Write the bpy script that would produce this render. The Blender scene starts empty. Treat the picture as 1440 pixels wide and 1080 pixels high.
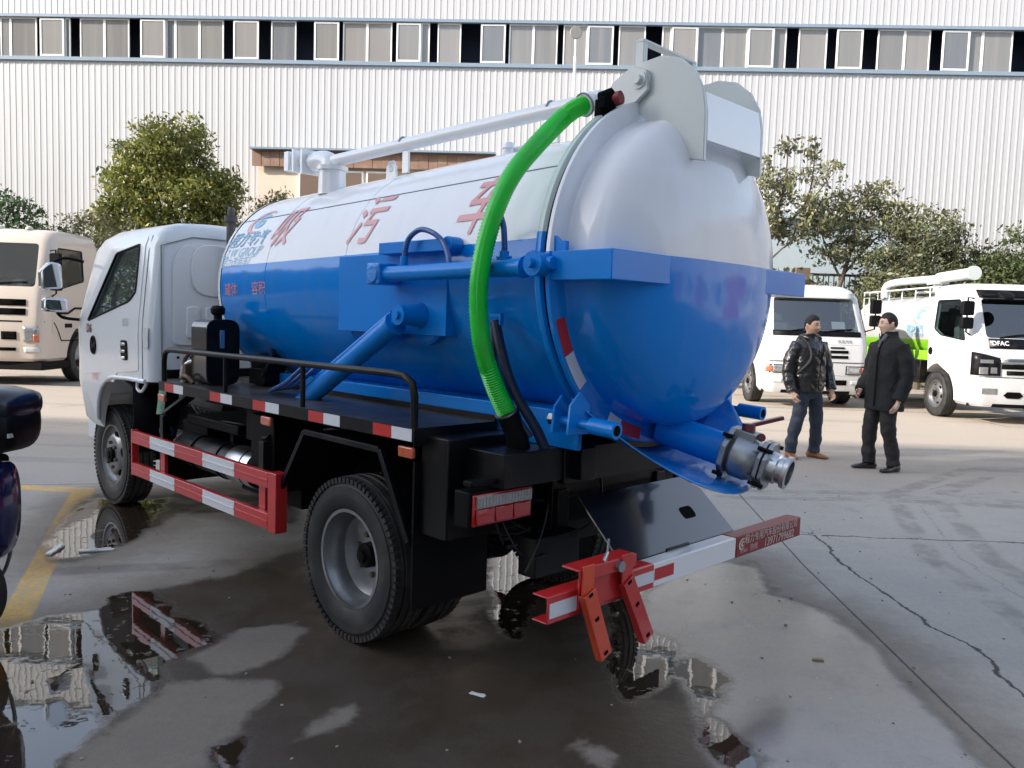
import bpy, math, random
import numpy as np
from mathutils import Vector as V, Matrix as M
C = bpy.context.scene.collection
SC = bpy.context.scene
PI = math.pi
rnd = random.Random(7)

# ------------------------------------------------------------------ camera, sky, sun, exposure
CAM_H, PITCH, ROLL, FPX = 1.5288, 0.0784, 0.0318, 1148.6
cd = bpy.data.cameras.new('camera'); cam = bpy.data.objects.new('camera', cd); C.objects.link(cam)
cd.sensor_width = 36.0; cd.lens = 36.0*FPX/1440.0; cd.clip_start = 0.05; cd.clip_end = 2000
fw = V((0, math.cos(PITCH), -math.sin(PITCH))); up0 = V((0, math.sin(PITCH), math.cos(PITCH))); rt0 = V((1, 0, 0))
rt = rt0*math.cos(ROLL)+up0*math.sin(ROLL); up = up0*math.cos(ROLL)-rt0*math.sin(ROLL)
cam.matrix_world = M(((rt.x, up.x, -fw.x, 0), (rt.y, up.y, -fw.y, 0), (rt.z, up.z, -fw.z, CAM_H), (0, 0, 0, 1)))
SC.camera = cam

SUN_EL, SUN_AZ = math.radians(27), math.radians(21)      # sun on the left, a little behind the camera
sdir = V((-math.cos(SUN_EL)*math.cos(SUN_AZ), -math.cos(SUN_EL)*math.sin(SUN_AZ), math.sin(SUN_EL)))
w = bpy.data.worlds.new('World'); SC.world = w; w.use_nodes = True
nt = w.node_tree; bg = nt.nodes['Background']
sky = nt.nodes.new('ShaderNodeTexSky'); sky.sky_type = 'NISHITA'; sky.sun_disc = False
sky.sun_elevation = SUN_EL; sky.sun_rotation = math.atan2(sdir.x, sdir.y)
sky.air_density = 1.0; sky.dust_density = 1.2; sky.ozone_density = 1.0
hz = nt.nodes.new('ShaderNodeHueSaturation'); hz.inputs['Saturation'].default_value = .62      # hazy winter sky
nt.links.new(sky.outputs[0], hz.inputs['Color']); nt.links.new(hz.outputs[0], bg.inputs[0]); bg.inputs[1].default_value = 0.15
sl = bpy.data.lights.new('sun', 'SUN'); sl.energy = 3.3; sl.angle = math.radians(0.6); sl.color = (1.0, 0.91, 0.80)
so = bpy.data.objects.new('sun', sl); C.objects.link(so); so.rotation_euler = (-sdir).to_track_quat('-Z', 'Y').to_euler(); so.location = (0, 0, 40)
SC.view_settings.view_transform = 'Standard'; SC.view_settings.look = 'None'
SC.view_settings.gamma = 1; SC.view_settings.use_curve_mapping = False
SC.view_settings.exposure = 1.42
SC.cycles.max_bounces = 8; SC.cycles.transparent_max_bounces = 24; SC.cycles.glossy_bounces = 4
SC.cycles.sample_clamp_indirect = 6; SC.cycles.use_denoising = True

# ------------------------------------------------------------------ materials
def mat(name, col, rough=.5, stretch=None, *,  metal=0, coat=0, var=0, vs=3.0, bump=0, bs=40, spec=.5, dirt=None, dirts=4, dirtamt=.5, rvar=0, detail=6):
    m = bpy.data.materials.new(name); m.use_nodes = True; t = m.node_tree; p = t.nodes['Principled BSDF']
    col = tuple(col) + (1,)
    p.inputs['Base Color'].default_value = col; p.inputs['Roughness'].default_value = rough
    p.inputs['Metallic'].default_value = metal; p.inputs['Coat Weight'].default_value = coat
    p.inputs['Coat Roughness'].default_value = .05; p.inputs['Specular IOR Level'].default_value = spec
    tc = None
    def noise(sc, d=detail):
        nonlocal tc
        if tc is None: tc = t.nodes.new('ShaderNodeTexCoord')
        n = t.nodes.new('ShaderNodeTexNoise'); n.inputs['Scale'].default_value = sc; n.inputs['Detail'].default_value = d; src = tc.outputs['Object']
        if stretch: mp = t.nodes.new('ShaderNodeMapping'); mp.inputs['Scale'].default_value = stretch; t.links.new(src, mp.inputs[0]); src = mp.outputs[0]
        t.links.new(src, n.inputs['Vector']); return n
    last = None
    if var:
        n = noise(vs); mx = t.nodes.new('ShaderNodeMix'); mx.data_type = 'RGBA'
        mx.inputs[6].default_value = tuple(c*(1-var) for c in col[:3])+(1,); mx.inputs[7].default_value = tuple(min(1, c*(1+var)) for c in col[:3])+(1,)
        t.links.new(n.outputs['Fac'], mx.inputs[0]); last = mx.outputs[2]
    if dirt:
        n = noise(dirts, 8); r = t.nodes.new('ShaderNodeMapRange'); r.inputs[1].default_value = .5; r.inputs[2].default_value = .72; r.inputs[4].default_value = dirtamt
        t.links.new(n.outputs['Fac'], r.inputs[0]); mx = t.nodes.new('ShaderNodeMix'); mx.data_type = 'RGBA'
        t.links.new(r.outputs[0], mx.inputs[0])
        if last: t.links.new(last, mx.inputs[6])
        else: mx.inputs[6].default_value = col
        mx.inputs[7].default_value = tuple(dirt)+(1,); last = mx.outputs[2]
    if last: t.links.new(last, p.inputs['Base Color'])
    if rvar:
        n = noise(vs*2.3); r = t.nodes.new('ShaderNodeMapRange'); r.inputs[3].default_value = max(.02, rough-rvar); r.inputs[4].default_value = rough+rvar
        t.links.new(n.outputs['Fac'], r.inputs[0]); t.links.new(r.outputs[0], p.inputs['Roughness'])
    if bump:
        n = noise(bs, 4); b = t.nodes.new('ShaderNodeBump'); b.inputs['Strength'].default_value = bump; b.inputs['Distance'].default_value = .01
        t.links.new(n.outputs['Fac'], b.inputs['Height']); t.links.new(b.outputs[0], p.inputs['Normal'])
    return m

def glass(name, tint=.55, rough=.0, col=(.75, .85, .85), ior=1.75):
    m = bpy.data.materials.new(name); m.use_nodes = True; t = m.node_tree; t.nodes.remove(t.nodes['Principled BSDF'])
    out = t.nodes['Material Output']
    tr = t.nodes.new('ShaderNodeBsdfTransparent'); tr.inputs[0].default_value = tuple(c*tint for c in col)+(1,)
    gl = t.nodes.new('ShaderNodeBsdfGlossy'); gl.inputs['Roughness'].default_value = rough
    fr = t.nodes.new('ShaderNodeFresnel'); ge = t.nodes.new('ShaderNodeNewGeometry'); im = t.nodes.new('ShaderNodeMix'); im.data_type = 'FLOAT'
    im.inputs[2].default_value = ior; im.inputs[3].default_value = 1/ior; t.links.new(ge.outputs['Backfacing'], im.inputs[0]); t.links.new(im.outputs[0], fr.inputs[0])   # thin pane: the same from both sides
    mx = t.nodes.new('ShaderNodeMixShader')
    t.links.new(fr.outputs[0], mx.inputs[0]); t.links.new(tr.outputs[0], mx.inputs[1]); t.links.new(gl.outputs[0], mx.inputs[2])
    t.links.new(mx.outputs[0], out.inputs[0]); return m

def two_tone(name, top, bot, z0, slope=0, rough=.2):
    """spray paint: white above a straight line on the tank, blue below it (object z)"""
    m = mat(name, top, rough, coat=.12, spec=.26); t = m.node_tree; p = t.nodes['Principled BSDF']
    tc = t.nodes.new('ShaderNodeTexCoord'); sx = t.nodes.new('ShaderNodeSeparateXYZ'); t.links.new(tc.outputs['Object'], sx.inputs[0])
    a = t.nodes.new('ShaderNodeMath'); a.operation = 'MULTIPLY_ADD'; a.inputs[1].default_value = slope
    t.links.new(sx.outputs[0], a.inputs[0]); t.links.new(sx.outputs[2], a.inputs[2])
    g = t.nodes.new('ShaderNodeMath'); g.operation = 'GREATER_THAN'; g.inputs[1].default_value = z0; t.links.new(a.outputs[0], g.inputs[0])
    n = t.nodes.new('ShaderNodeTexNoise'); n.inputs['Scale'].default_value = 2.2; n.inputs['Detail'].default_value = 7; t.links.new(tc.outputs['Object'], n.inputs['Vector'])
    mx = t.nodes.new('ShaderNodeMix'); mx.data_type = 'RGBA'
    mx.inputs[6].default_value = tuple(bot)+(1,); mx.inputs[7].default_value = tuple(top)+(1,); t.links.new(g.outputs[0], mx.inputs[0])
    hs = t.nodes.new('ShaderNodeHueSaturation'); r = t.nodes.new('ShaderNodeMapRange'); r.inputs[3].default_value = .95; r.inputs[4].default_value = 1.05
    t.links.new(n.outputs['Fac'], r.inputs[0]); t.links.new(r.outputs[0], hs.inputs['Value']); t.links.new(mx.outputs[2], hs.inputs['Color']); n3 = t.nodes.new('ShaderNodeTexNoise'); n3.inputs['Scale'].default_value = 5; n3.inputs['Detail'].default_value = 9; mp = t.nodes.new('ShaderNodeMapping'); mp.inputs['Scale'].default_value = (1.6, 1.6, .35); t.links.new(tc.outputs['Object'], mp.inputs[0]); t.links.new(mp.outputs[0], n3.inputs['Vector'])
    r3 = t.nodes.new('ShaderNodeMapRange'); r3.inputs[1].default_value = .52; r3.inputs[2].default_value = .8; r3.inputs[4].default_value = .10; t.links.new(n3.outputs['Fac'], r3.inputs[0])
    m3 = t.nodes.new('ShaderNodeMix'); m3.data_type = 'RGBA'; m3.inputs[7].default_value = (.36, .34, .31, 1); t.links.new(r3.outputs[0], m3.inputs[0]); t.links.new(hs.outputs[0], m3.inputs[6]); t.links.new(m3.outputs[2], p.inputs['Base Color'])
    n2 = t.nodes.new('ShaderNodeTexNoise'); n2.inputs['Scale'].default_value = 3.5; n2.inputs['Detail'].default_value = 2; t.links.new(tc.outputs['Object'], n2.inputs['Vector'])
    b = t.nodes.new('ShaderNodeBump'); b.inputs['Strength'].default_value = .2; b.inputs['Distance'].default_value = .03; t.links.new(n2.outputs['Fac'], b.inputs['Height'])
    t.links.new(b.outputs[0], p.inputs['Normal']); t.links.new(b.outputs[0], p.inputs['Coat Normal'])
    return m

def leafmat(name, cols, rough=.45):
    m = bpy.data.materials.new(name); m.use_nodes = True; t = m.node_tree; p = t.nodes['Principled BSDF']
    g = t.nodes.new('ShaderNodeNewGeometry'); r = t.nodes.new('ShaderNodeValToRGB'); tc = t.nodes.new('ShaderNodeTexCoord'); nz = t.nodes.new('ShaderNodeTexNoise'); nz.inputs['Scale'].default_value = 1.1; nz.inputs['Detail'].default_value = 3; mr = t.nodes.new('ShaderNodeMapRange'); mr.inputs[1].default_value = .35; mr.inputs[2].default_value = .65; mr.inputs[3].default_value = .55; mr.inputs[4].default_value = 1.45; hv = t.nodes.new('ShaderNodeHueSaturation'); t.links.new(tc.outputs['Object'], nz.inputs['Vector']); t.links.new(nz.outputs['Fac'], mr.inputs[0]); t.links.new(mr.outputs[0], hv.inputs['Value'])
    els = r.color_ramp.elements
    while len(els) < len(cols): els.new(.5)
    for i, c in enumerate(cols): els[i].position = i/(len(cols)-1); els[i].color = tuple(c)+(1,)
    t.links.new(g.outputs['Random Per Island'], r.inputs[0]); t.links.new(r.outputs[0], hv.inputs['Color']); t.links.new(hv.outputs[0], p.inputs['Base Color'])
    p.inputs['Roughness'].default_value = rough
    tr = t.nodes.new('ShaderNodeBsdfTranslucent'); t.links.new(hv.outputs[0], tr.inputs[0])
    mx = t.nodes.new('ShaderNodeMixShader'); mx.inputs[0].default_value = .3
    t.links.new(p.outputs[0], mx.inputs[1]); t.links.new(tr.outputs[0], mx.inputs[2]); t.links.new(mx.outputs[0], t.nodes['Material Output'].inputs[0])
    return m

WHITE = (.84, .85, .87); BLUE = (.0005, .205, .66)
MT = {}
MT['white'] = mat('white_paint', WHITE, .25, coat=.6, var=.03)
MT['cabwhite'] = mat('cab_white_paint', (.70, .73, .76), .28, coat=.6, var=.03, dirt=(.5, .49, .46), dirts=2, dirtamt=.12)
MT['grey'] = mat('pale_grey_paint', (.55, .59, .58), .35, coat=.3, var=.04)
MT['blue'] = mat('blue_paint', BLUE, .3, coat=.08, spec=.28, var=.12, vs=5, bump=.05, bs=25)
MT['bluerough'] = mat('blue_overspray_paint', BLUE, .35, coat=.3, var=.25, vs=30, bump=.5, bs=60)
MT['tank'] = two_tone('tank_two_tone_paint', WHITE, BLUE, 1.8425, slope=.018, rough=.14)
MT['lid'] = two_tone('lid_two_tone_paint', (.74, .76, .80), BLUE, 1.792, rough=.10)
MT['ring'] = two_tone('flange_two_tone_paint', (.55, .64, .60), BLUE, 1.87)
MT['black'] = mat('black_chassis_paint', (.0035, .0035, .005), .38, coat=.03, var=.3, vs=6, dirt=(.035, .03, .025), dirts=5, dirtamt=.45, rvar=.1, spec=.22)
MT['blackmatt'] = mat('black_plastic', (.004, .004, .005), .55, var=.3, vs=10, spec=.12)
MT['deck'] = mat('black_deck_plate', (.03, .03, .032), .36, var=.35, vs=4, dirt=(.13, .115, .10), dirts=3, dirtamt=.6, rvar=.12)
MT['rubber'] = mat('tyre_rubber', (.02, .02, .021), .62, var=.35, vs=7, dirt=(.10, .09, .075), dirts=6, dirtamt=.45, bump=.15, bs=60)
MT['steelw'] = mat('silver_wheel_paint', (.27, .28, .29), .34, metal=.75, var=.2, vs=9, dirt=(.11, .10, .085), dirts=6, dirtamt=.6)
MT['steel'] = mat('grey_cast_metal', (.34, .36, .38), .36, metal=.9, var=.2, vs=14, rvar=.12, bump=.1, bs=60)
MT['bright'] = mat('bright_alloy', (.6, .62, .63), .28, metal=1, var=.1, vs=10)
MT['chrome'] = mat('chrome', (.75, .78, .8), .05, metal=1)
MT['red'] = mat('red_paint', (.50, .022, .022), .32, coat=.4, var=.15, vs=9)
MT['redtape'] = mat('red_reflective_tape', (.50, .03, .03), .3, var=.1, vs=40)
MT['whitetape'] = mat('white_reflective_tape', (.66, .68, .72), .3, var=.06, vs=60)
MT['darkred'] = mat('dark_red_sign_paint', (.24, .012, .016), .4, var=.1)
MT['signtext'] = mat('sign_letter_paint', (.62, .50, .46), .5)
MT['redlens'] = mat('red_lamp_lens', (.40, .008, .012), .12, coat=1, var=.3, vs=60)
MT['clearlens'] = mat('clear_ribbed_lens', (.30, .29, .29), .15, coat=1, var=.45, vs=120)
MT['amber'] = mat('amber_lens', (.55, .12, .05), .2, coat=1, var=.4, vs=60)
MT['green'] = mat('green_ribbed_hose_plastic', (.004, .62, .03), .32, coat=.25, var=.12, vs=5, dirt=(.05, .22, .04), dirts=7, dirtamt=.4)
MT['redletter'] = mat('red_lettering', (.70, .30, .30), .35, coat=.4)
MT['bluelogo'] = mat('light_blue_lettering', (.16, .42, .66), .35, coat=.4)
MT['maroon'] = mat('maroon_valve_handle', (.14, .018, .03), .3, coat=.4, var=.2, vs=30)
MT['dark'] = mat('dark_interior', (.09, .09, .09), .7)
MT['seat'] = mat('grey_seat_cloth', (.16, .16, .17), .9)
MT['gap'] = mat('black_gap_seal', (.004, .004, .004), .8, spec=.05)
MT['glass'] = glass('cab_glass', .88, ior=1.45)
MT['glassd'] = glass('windscreen_glass', .6, .03, ior=2.9)
MT['olive'] = mat('black_tank_paint_olive_sheen', (.045, .043, .034), .16, coat=.5, var=.2, vs=5)  # black tank; the olive tint stands for its reflected sheen
MT['strap'] = mat('pale_green_strap', (.22, .36, .25), .8, var=.2, vs=30)

# ------------------------------------------------------------------ mesh helpers
class MB:
    def __init__(s): s.v = []; s.f = []; s.m = []
    def add(s, vs, fs, mi=0):
        o = len(s.v); s.v += [tuple(p) for p in vs]; s.f += [tuple(i+o for i in f) for f in fs]; s.m += [mi]*len(fs); return s
    def box(s, c, d, R=None, mi=0):
        h = [x/2 for x in d]; vs = []
        for sx in (-1, 1):
            for sy in (-1, 1):
                for sz in (-1, 1):
                    p = V((sx*h[0], sy*h[1], sz*h[2]))
                    if R: p = R @ p
                    vs.append(p+V(c))
        return s.add(vs, [(0, 1, 3, 2), (4, 6, 7, 5), (0, 4, 5, 1), (2, 3, 7, 6), (0, 2, 6, 4), (1, 5, 7, 3)], mi)
    def bb(s, a, b, mi=0):
        return s.box([(a[i]+b[i])/2 for i in range(3)], [abs(b[i]-a[i]) for i in range(3)], mi=mi)
    def bar(s, a, b, wd, ht, upv=(0, 0, 1), mi=0):
        a = V(a); b = V(b); d = (b-a); L = d.length; d.normalize(); u = V(upv); sd = d.cross(u)
        if sd.length < 1e-4: sd = d.cross(V((1, 0, 0)))
        sd.normalize(); u = sd.cross(d); R = M((d, sd, u)).transposed()
        return s.box((a+b)/2, (L, wd, ht), R, mi)
    def tube(s, pts, r, n=12, cap=True, mi=0, closed=False):
        pts = [V(p) for p in pts]; N = len(pts); rs = r if isinstance(r, (list, tuple)) else [r]*N
        vs = []; pn = None
        for i, p in enumerate(pts):
            if closed: d = pts[(i+1) % N]-pts[i-1]
            else: d = (pts[min(i+1, N-1)]-pts[max(i-1, 0)])
            d.normalize()
            if pn is None:
                pn = d.cross(V((0, 0, 1)))
                if pn.length < .1: pn = d.cross(V((0, 1, 0)))
            pn = pn-d*pn.dot(d); pn.normalize(); q = d.cross(pn)
            rr = rs[i]; ra, rb = rr if isinstance(rr, (tuple, list)) else (rr, rr)
            for k in range(n):
                a = 2*PI*k/n; vs.append(p+pn*math.cos(a)*ra+q*math.sin(a)*rb)
        fs = []
        for i in range(N if closed else N-1):
            j = (i+1) % N
            for k in range(n): fs.append((i*n+k, i*n+(k+1) % n, j*n+(k+1) % n, j*n+k))
        if cap and not closed: fs += [tuple(range(n-1, -1, -1)), tuple((N-1)*n+k for k in range(n))]
        return s.add(vs, fs, mi)
    def cyl(s, a, b, r0, r1=None, n=24, cap=True, mi=0):
        return s.tube([a, b], [r0, r0 if r1 is None else r1], n, cap, mi)
    def lathe(s, prof, o, ax, n=32, mi=0, a0=0, a1=2*PI):
        """prof: (along axis, radius)"""
        o = V(o); ax = V(ax).normalized(); u = ax.cross(V((0, 0, 1)))
        if u.length < .1: u = ax.cross(V((0, 1, 0)))
        u.normalize(); q = u.cross(ax); full = abs(a1-a0-2*PI) < 1e-6; k_ = n if full else n+1
        vs = []
        for (a, r) in prof:
            for k in range(k_):
                t = a0+(a1-a0)*k/n; vs.append(o+ax*a+(u*math.cos(t)+q*math.sin(t))*r)
        fs = []
        for i in range(len(prof)-1):
            for k in range(n):
                kk = (k+1) % k_; fs.append((i*k_+k, i*k_+kk, (i+1)*k_+kk, (i+1)*k_+k))
        return s.add(vs, fs, mi)
    def prism(s, poly, f0, f1, mi=0):
        """poly: 2-D outline; f0/f1 map (a, b) to the two end faces"""
        n = len(poly); vs = [V(f0(*p)) for p in poly]+[V(f1(*p)) for p in poly]
        return s.add(vs, [tuple(range(n-1, -1, -1)), tuple(range(n, 2*n))]+[(i, (i+1) % n, n+(i+1) % n, n+i) for i in range(n)], mi)
    def grid(s, fn, us, vs_, mi=0):
        vs = [fn(u, v) for u in us for v in vs_]; b = len(vs_)
        return s.add(vs, [(i*b+j, (i+1)*b+j, (i+1)*b+j+1, i*b+j+1) for i in range(len(us)-1) for j in range(b-1)], mi)
    def mesh(s, name, mats, ang=35, smooth=True):
        me = bpy.data.meshes.new(name); me.from_pydata([tuple(p) for p in s.v], [], s.f); me.update()
        for m in mats: me.materials.append(m)
        if len(mats) > 1: me.polygons.foreach_set('material_index', s.m)
        if smooth:
            me.shade_smooth(); me.set_sharp_from_angle(angle=math.radians(ang))
        return me
    def build(s, name, mats, parent=None, bevel=0, ang=35, smooth=True, fix=False, **props):
        if not isinstance(mats, (list, tuple)): mats = [mats]
        me = s.mesh(name, mats, ang, smooth)
        if fix: fixnormals(me)
        o = bpy.data.objects.new(name, me); C.objects.link(o)
        if parent: o.parent = parent
        if bevel:
            b = o.modifiers.new('bevel', 'BEVEL'); b.width = bevel; b.segments = 2; b.limit_method = 'ANGLE'; b.angle_limit = math.radians(40)
        for k, v in props.items(): o[k] = v
        return o
def fixnormals(me):
    import bmesh
    bm = bmesh.new(); bm.from_mesh(me); bmesh.ops.recalc_face_normals(bm, faces=bm.faces); bm.to_mesh(me); bm.free()
def thing(name, label, cat, loc=(0, 0, 0), rz=0, group=None):
    o = bpy.data.objects.new(name, None); C.objects.link(o); o.location = loc; o.rotation_euler = (0, 0, rz); o.empty_display_size = .2
    return tag(o, label, cat, group)
def tag(o, label, cat, group=None):
    o['label'] = label; o['category'] = cat
    if group: o['group'] = group
    return o
def struct(o): o['kind'] = 'structure'; return o
def copy_tree(o, parent=None):
    c = o.copy(); C.objects.link(c); c.parent = parent
    for ch in list(o.children): copy_tree(ch, c)
    return c
def spline(P, per=6):
    P = [V(p) for p in P]; out = []
    for i in range(len(P)-1):
        a = P[max(i-1, 0)]; b = P[i]; c = P[i+1]; d = P[min(i+2, len(P)-1)]
        for k in range(per):
            t = k/per; out.append(.5*((2*b)+(c-a)*t+(2*a-5*b+4*c-d)*t*t+(3*b-a-3*c+d)*t**3))
    out.append(P[-1]); return out
def lin(a, b, n): return [a+(b-a)*i/(n-1) for i in range(n)]
def roundpoly(pts, r, n=5):
    out = []; N = len(pts)
    for i in range(N):
        p = V(pts[i]+(0,)) if len(pts[i]) == 2 else V(pts[i]); a = V(tuple(pts[i-1])+(0,)); b = V(tuple(pts[(i+1) % N])+(0,))
        da = (a-p); db = (b-p); k = min(r, da.length*.45, db.length*.45); p0 = p+da.normalized()*k; p1 = p+db.normalized()*k
        for j in range(n):
            t = j/(n-1); q = p0*(1-t)**2+p*2*t*(1-t)+p1*t*t; out.append((q.x, q.y))
    return out
def evalmesh(o):
    dg = bpy.context.evaluated_depsgraph_get(); dg.update(); return bpy.data.meshes.new_from_object(o.evaluated_get(dg))
def carve(base, ops, mats, name, ang=35):
    """base MB with boolean cuts, returned as a plain mesh"""
    tmp = []
    o = base.build('tmp', mats, fix=True); tmp.append(o)
    for mb, op in ops:
        c = mb.build('tmp', mats, fix=True); tmp.append(c)
        md = o.modifiers.new('b', 'BOOLEAN'); md.operation = op; md.object = c; md.solver = 'EXACT'
    me = evalmesh(o)
    for t in tmp: bpy.data.objects.remove(t)
    me.name = name; me.shade_smooth(); me.set_sharp_from_angle(angle=math.radians(ang)); return me
def link(name, me, parent=None, **props):
    o = bpy.data.objects.new(name, me); C.objects.link(o)
    if parent: o.parent = parent
    for k, v in props.items(): o[k] = v
    return o
def text2d(body, size=1, shear=0, bold=0):
    """lettering outline as flat triangles (x right, y up), centred"""
    c = bpy.data.curves.new('t', 'FONT'); c.body = body; c.size = size; c.shear = shear; c.offset = bold; c.align_x = 'CENTER'; c.align_y = 'CENTER'; c.resolution_u = 3
    o = bpy.data.objects.new('t', c); C.objects.link(o); me = evalmesh(o)
    vs = [tuple(v.co)[:2] for v in me.vertices]; fs = [tuple(p.vertices) for p in me.polygons]
    bpy.data.objects.remove(o)
    import bmesh
    bm = bmesh.new(); bm.from_mesh(me); bpy.data.meshes.remove(me)
    n = int(size*1.3/.02) if size > .06 else 0
    for ax in ((0, 1, 0), (1, 0, 0)):
        for k in range(-n, n+1):
            if ax[0] and abs(k) > 3*n: continue
            bmesh.ops.bisect_plane(bm, geom=bm.verts[:]+bm.edges[:]+bm.faces[:], plane_co=V(ax)*(k*.02+.003), plane_no=ax)
    bm.verts.index_update(); vs = [tuple(v.co)[:2] for v in bm.verts]; fs = [tuple(v.index for v in f.verts) for f in bm.faces]; bm.free(); return vs, fs
def letter(name, body, size, fn, m, parent, shear=0, bold=0, **props):
    vs, fs = text2d(body, size, shear, 0); mb = MB(); mb.add([fn(a, b) for a, b in vs], fs)
    if bold:     # thicker stroke: shifted repeats, each a hair above the last
        for k, (u, q) in enumerate(((1, .4), (-1, -.4), (.3, -1), (-.3, 1))): mb.add([fn(a+u*bold, b+q*bold, (k+1)*.0004) for a, b in vs], fs)
    return mb.build(name, m, parent, smooth=False, **props)


# ------------------------------------------------------------------ ground with damp patches and puddles
wet=[[(-2.88,3.53),(-2.28,3.75),(-2.09,4.04),(-1.93,4.36),(-1.58,4.65),(-1.44,5.04),(-1.31,5.21),(-0.51,6.12),(0.49,6.48),(0.84,5.01),(1.25,5.05),(1.62,5.25),(1.56,4.61),(1.78,4.34),(1.82,3.82),(1.76,3.54),(1.76,3.30),(1.75,3.03),(1.69,2.73),(1.52,2.31),(-0.15,1.2),(-2.6,1.2)],
 [(-2.93,5.06),(-3.12,5.47),(-3.22,5.87),(-3.38,6.31),(-3.38,6.60),(-3.01,6.50),(-2.74,6.54),(-2.28,6.22),(-2.48,6.03),(-2.46,5.56),(-2.45,5.28),(-2.51,5.03),(-2.57,4.79),(-2.71,4.78)],[(-2.82,6.66),(-2.34,6.88),(-1.74,6.68),(-1.50,5.78),(-2.08,6.13),(-2.38,6.05)]]
dry=[[(-1.35,3.69),(-1.25,3.83),(-1.08,3.91),(-0.96,3.83),(-0.95,3.68),(-1.02,3.52),(-1.11,3.36),(-1.23,3.35),(-1.37,3.49)],[(-0.71,2.85),(-0.68,2.96),(-0.59,3.12),(-0.54,3.05),(-0.59,2.91),(-0.68,2.84)],[(0.24,2.86),(0.29,2.90),(0.41,2.79),(0.36,2.71),(0.29,2.74)],
 [(-1.36,3.21),(-1.20,3.29),(-0.95,3.29),(-0.90,3.18),(-0.96,3.00),(-0.94,2.86),(-0.99,2.71),(-0.97,2.54),(-1.42,2.44),(-1.46,2.66),(-1.43,2.86),(-1.37,3.06)]]
pud=[[(-3.20,3.54),(-2.37,3.74),(-2.27,3.90),(-2.08,4.02),(-2.12,4.23),(-2.03,4.33),(-1.90,4.31),(-1.75,4.13),(-1.38,3.78),(-1.27,3.67),(-1.35,3.59),(-1.42,3.54),(-1.42,3.41),(-1.39,3.15),(-1.41,3.05),(-1.45,2.91),(-1.47,2.81),(-1.48,2.69),(-1.45,2.51),(-1.73,1.5),(-2.6,1.5)],[(-2.94,5.09),(-3.10,5.48),(-3.23,5.93),(-3.31,6.45),(-2.97,6.40),(-2.76,6.53),(-2.63,6.17),(-2.47,5.37),(-2.49,5.08),(-2.60,4.85),(-2.75,4.85)],
 [(.60,4.52),(.80,4.60),(.71,4.04),(.86,3.83),(.73,3.36),(.50,3.21),(.44,3.5),(.54,3.95)],[(-1.02,2.76),(-0.94,2.86),(-0.93,2.94),(-0.89,2.74),(-0.82,2.55),(-0.91,2.54)],[(-0.11,5.38),(0.13,5.59),(0.26,4.95),(0.07,3.81),(-0.07,3.98)],
 [(.72,3.62),(.9,3.7),(1.0,3.45),(.85,3.1),(.95,2.8),(.8,2.6),(.74,2.9),(.76,3.3)]]
film=[[(0.79,4.54),(1.11,5.04),(1.43,5.22),(1.58,5.09),(1.51,4.61),(1.75,4.32),(1.80,3.82),(1.74,3.52),(1.74,3.28),(1.73,3.02),(1.68,2.73),(1.50,2.31),(0.62,2.0),(0.76,2.82),(0.75,3.08),(0.76,3.40),(0.77,3.62),(0.66,3.86)]]
yel=[[(-4.6,6.86),(-3.49,6.81),(-3.45,6.71),(-2.97,5.47),(-2.87,5.23),(-2.48,4.29),(-2.20,3.62),(-1.7,2.4),(-1.9,2.4),(-2.46,3.87),(-3.00,5.17),(-3.13,5.47),(-3.60,6.63),(-4.6,6.70)]]
joints=[[(2.36,9.5),(2.129,7.556),(1.93,5.2),(1.865,3.848),(1.838,3.273),(1.80,1.8)],[(-6.5,6.2),(-4.134,6.832),(-3.2,7.06),(-2,7.3)]]
cracks=[[(2.308,6.044),(2.266,5.654),(2.203,5.308),(2.214,4.896),(2.232,4.543),(2.226,4.225),(2.26,4.06),(2.305,3.945),(2.297,3.749),(2.237,3.574),(2.233,3.487),(2.2,3.2),(2.24,2.9)],[(2.15,6.0),(2.282,6.0),(2.835,5.966),(3.84,5.967),(5.5,5.9)]]
tracks=[[(2.9+dx, 1.8), (2.7+dx, 3.5), (2.9+dx, 5.5), (3.6+dx, 7.6), (5.2+dx, 9.2), (8+dx, 10)] for dx in (0, .42)]+[[(-4.5, 4+dy), (-2.6, 4.6+dy), (-.5, 5.2+dy)] for dy in (0,)]+[[(1.2, 7.2+dy), (3.5, 7.35+dy), (6.5, 7.0+dy), (11, 6.2+dy)] for dy in (0, .3)]
def sd_polys(P, polys):
    best = np.full(len(P), -9.0)
    for poly in polys:
        q = np.array(poly); d = np.full(len(P), 9.0); ins = np.zeros(len(P), bool)
        for i in range(len(q)):
            a = q[i-1]; b = q[i]; e = b-a; t = np.clip(((P-a)@e)/(e@e+1e-12), 0, 1)
            d = np.minimum(d, np.hypot(*(P-a-t[:, None]*e).T))
            c = ((a[1] > P[:, 1]) != (b[1] > P[:, 1])); xx = a[0]+(P[:, 1]-a[1])/(b[1]-a[1]+1e-12)*e[0]
            ins ^= c & (P[:, 0] < xx)
        best = np.maximum(best, np.where(ins, d, -d))
    return np.clip(best, -.6, .6)
def d_lines(P, lines):
    d = np.full(len(P), 9.0); sg = np.ones(len(P))
    for q in lines:
        q = np.array(q)
        for i in range(1, len(q)):
            a = q[i-1]; e = q[i]-a; t = np.clip(((P-a)@e)/(e@e), 0, 1); k = np.hypot(*(P-a-t[:, None]*e).T)
            cr = np.sign((P[:, 0]-a[0])*e[1]-(P[:, 1]-a[1])*e[0]); m = k < d; sg[m] = cr[m]; d[m] = k[m]
    return np.clip(d, 0, .6)*sg
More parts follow.
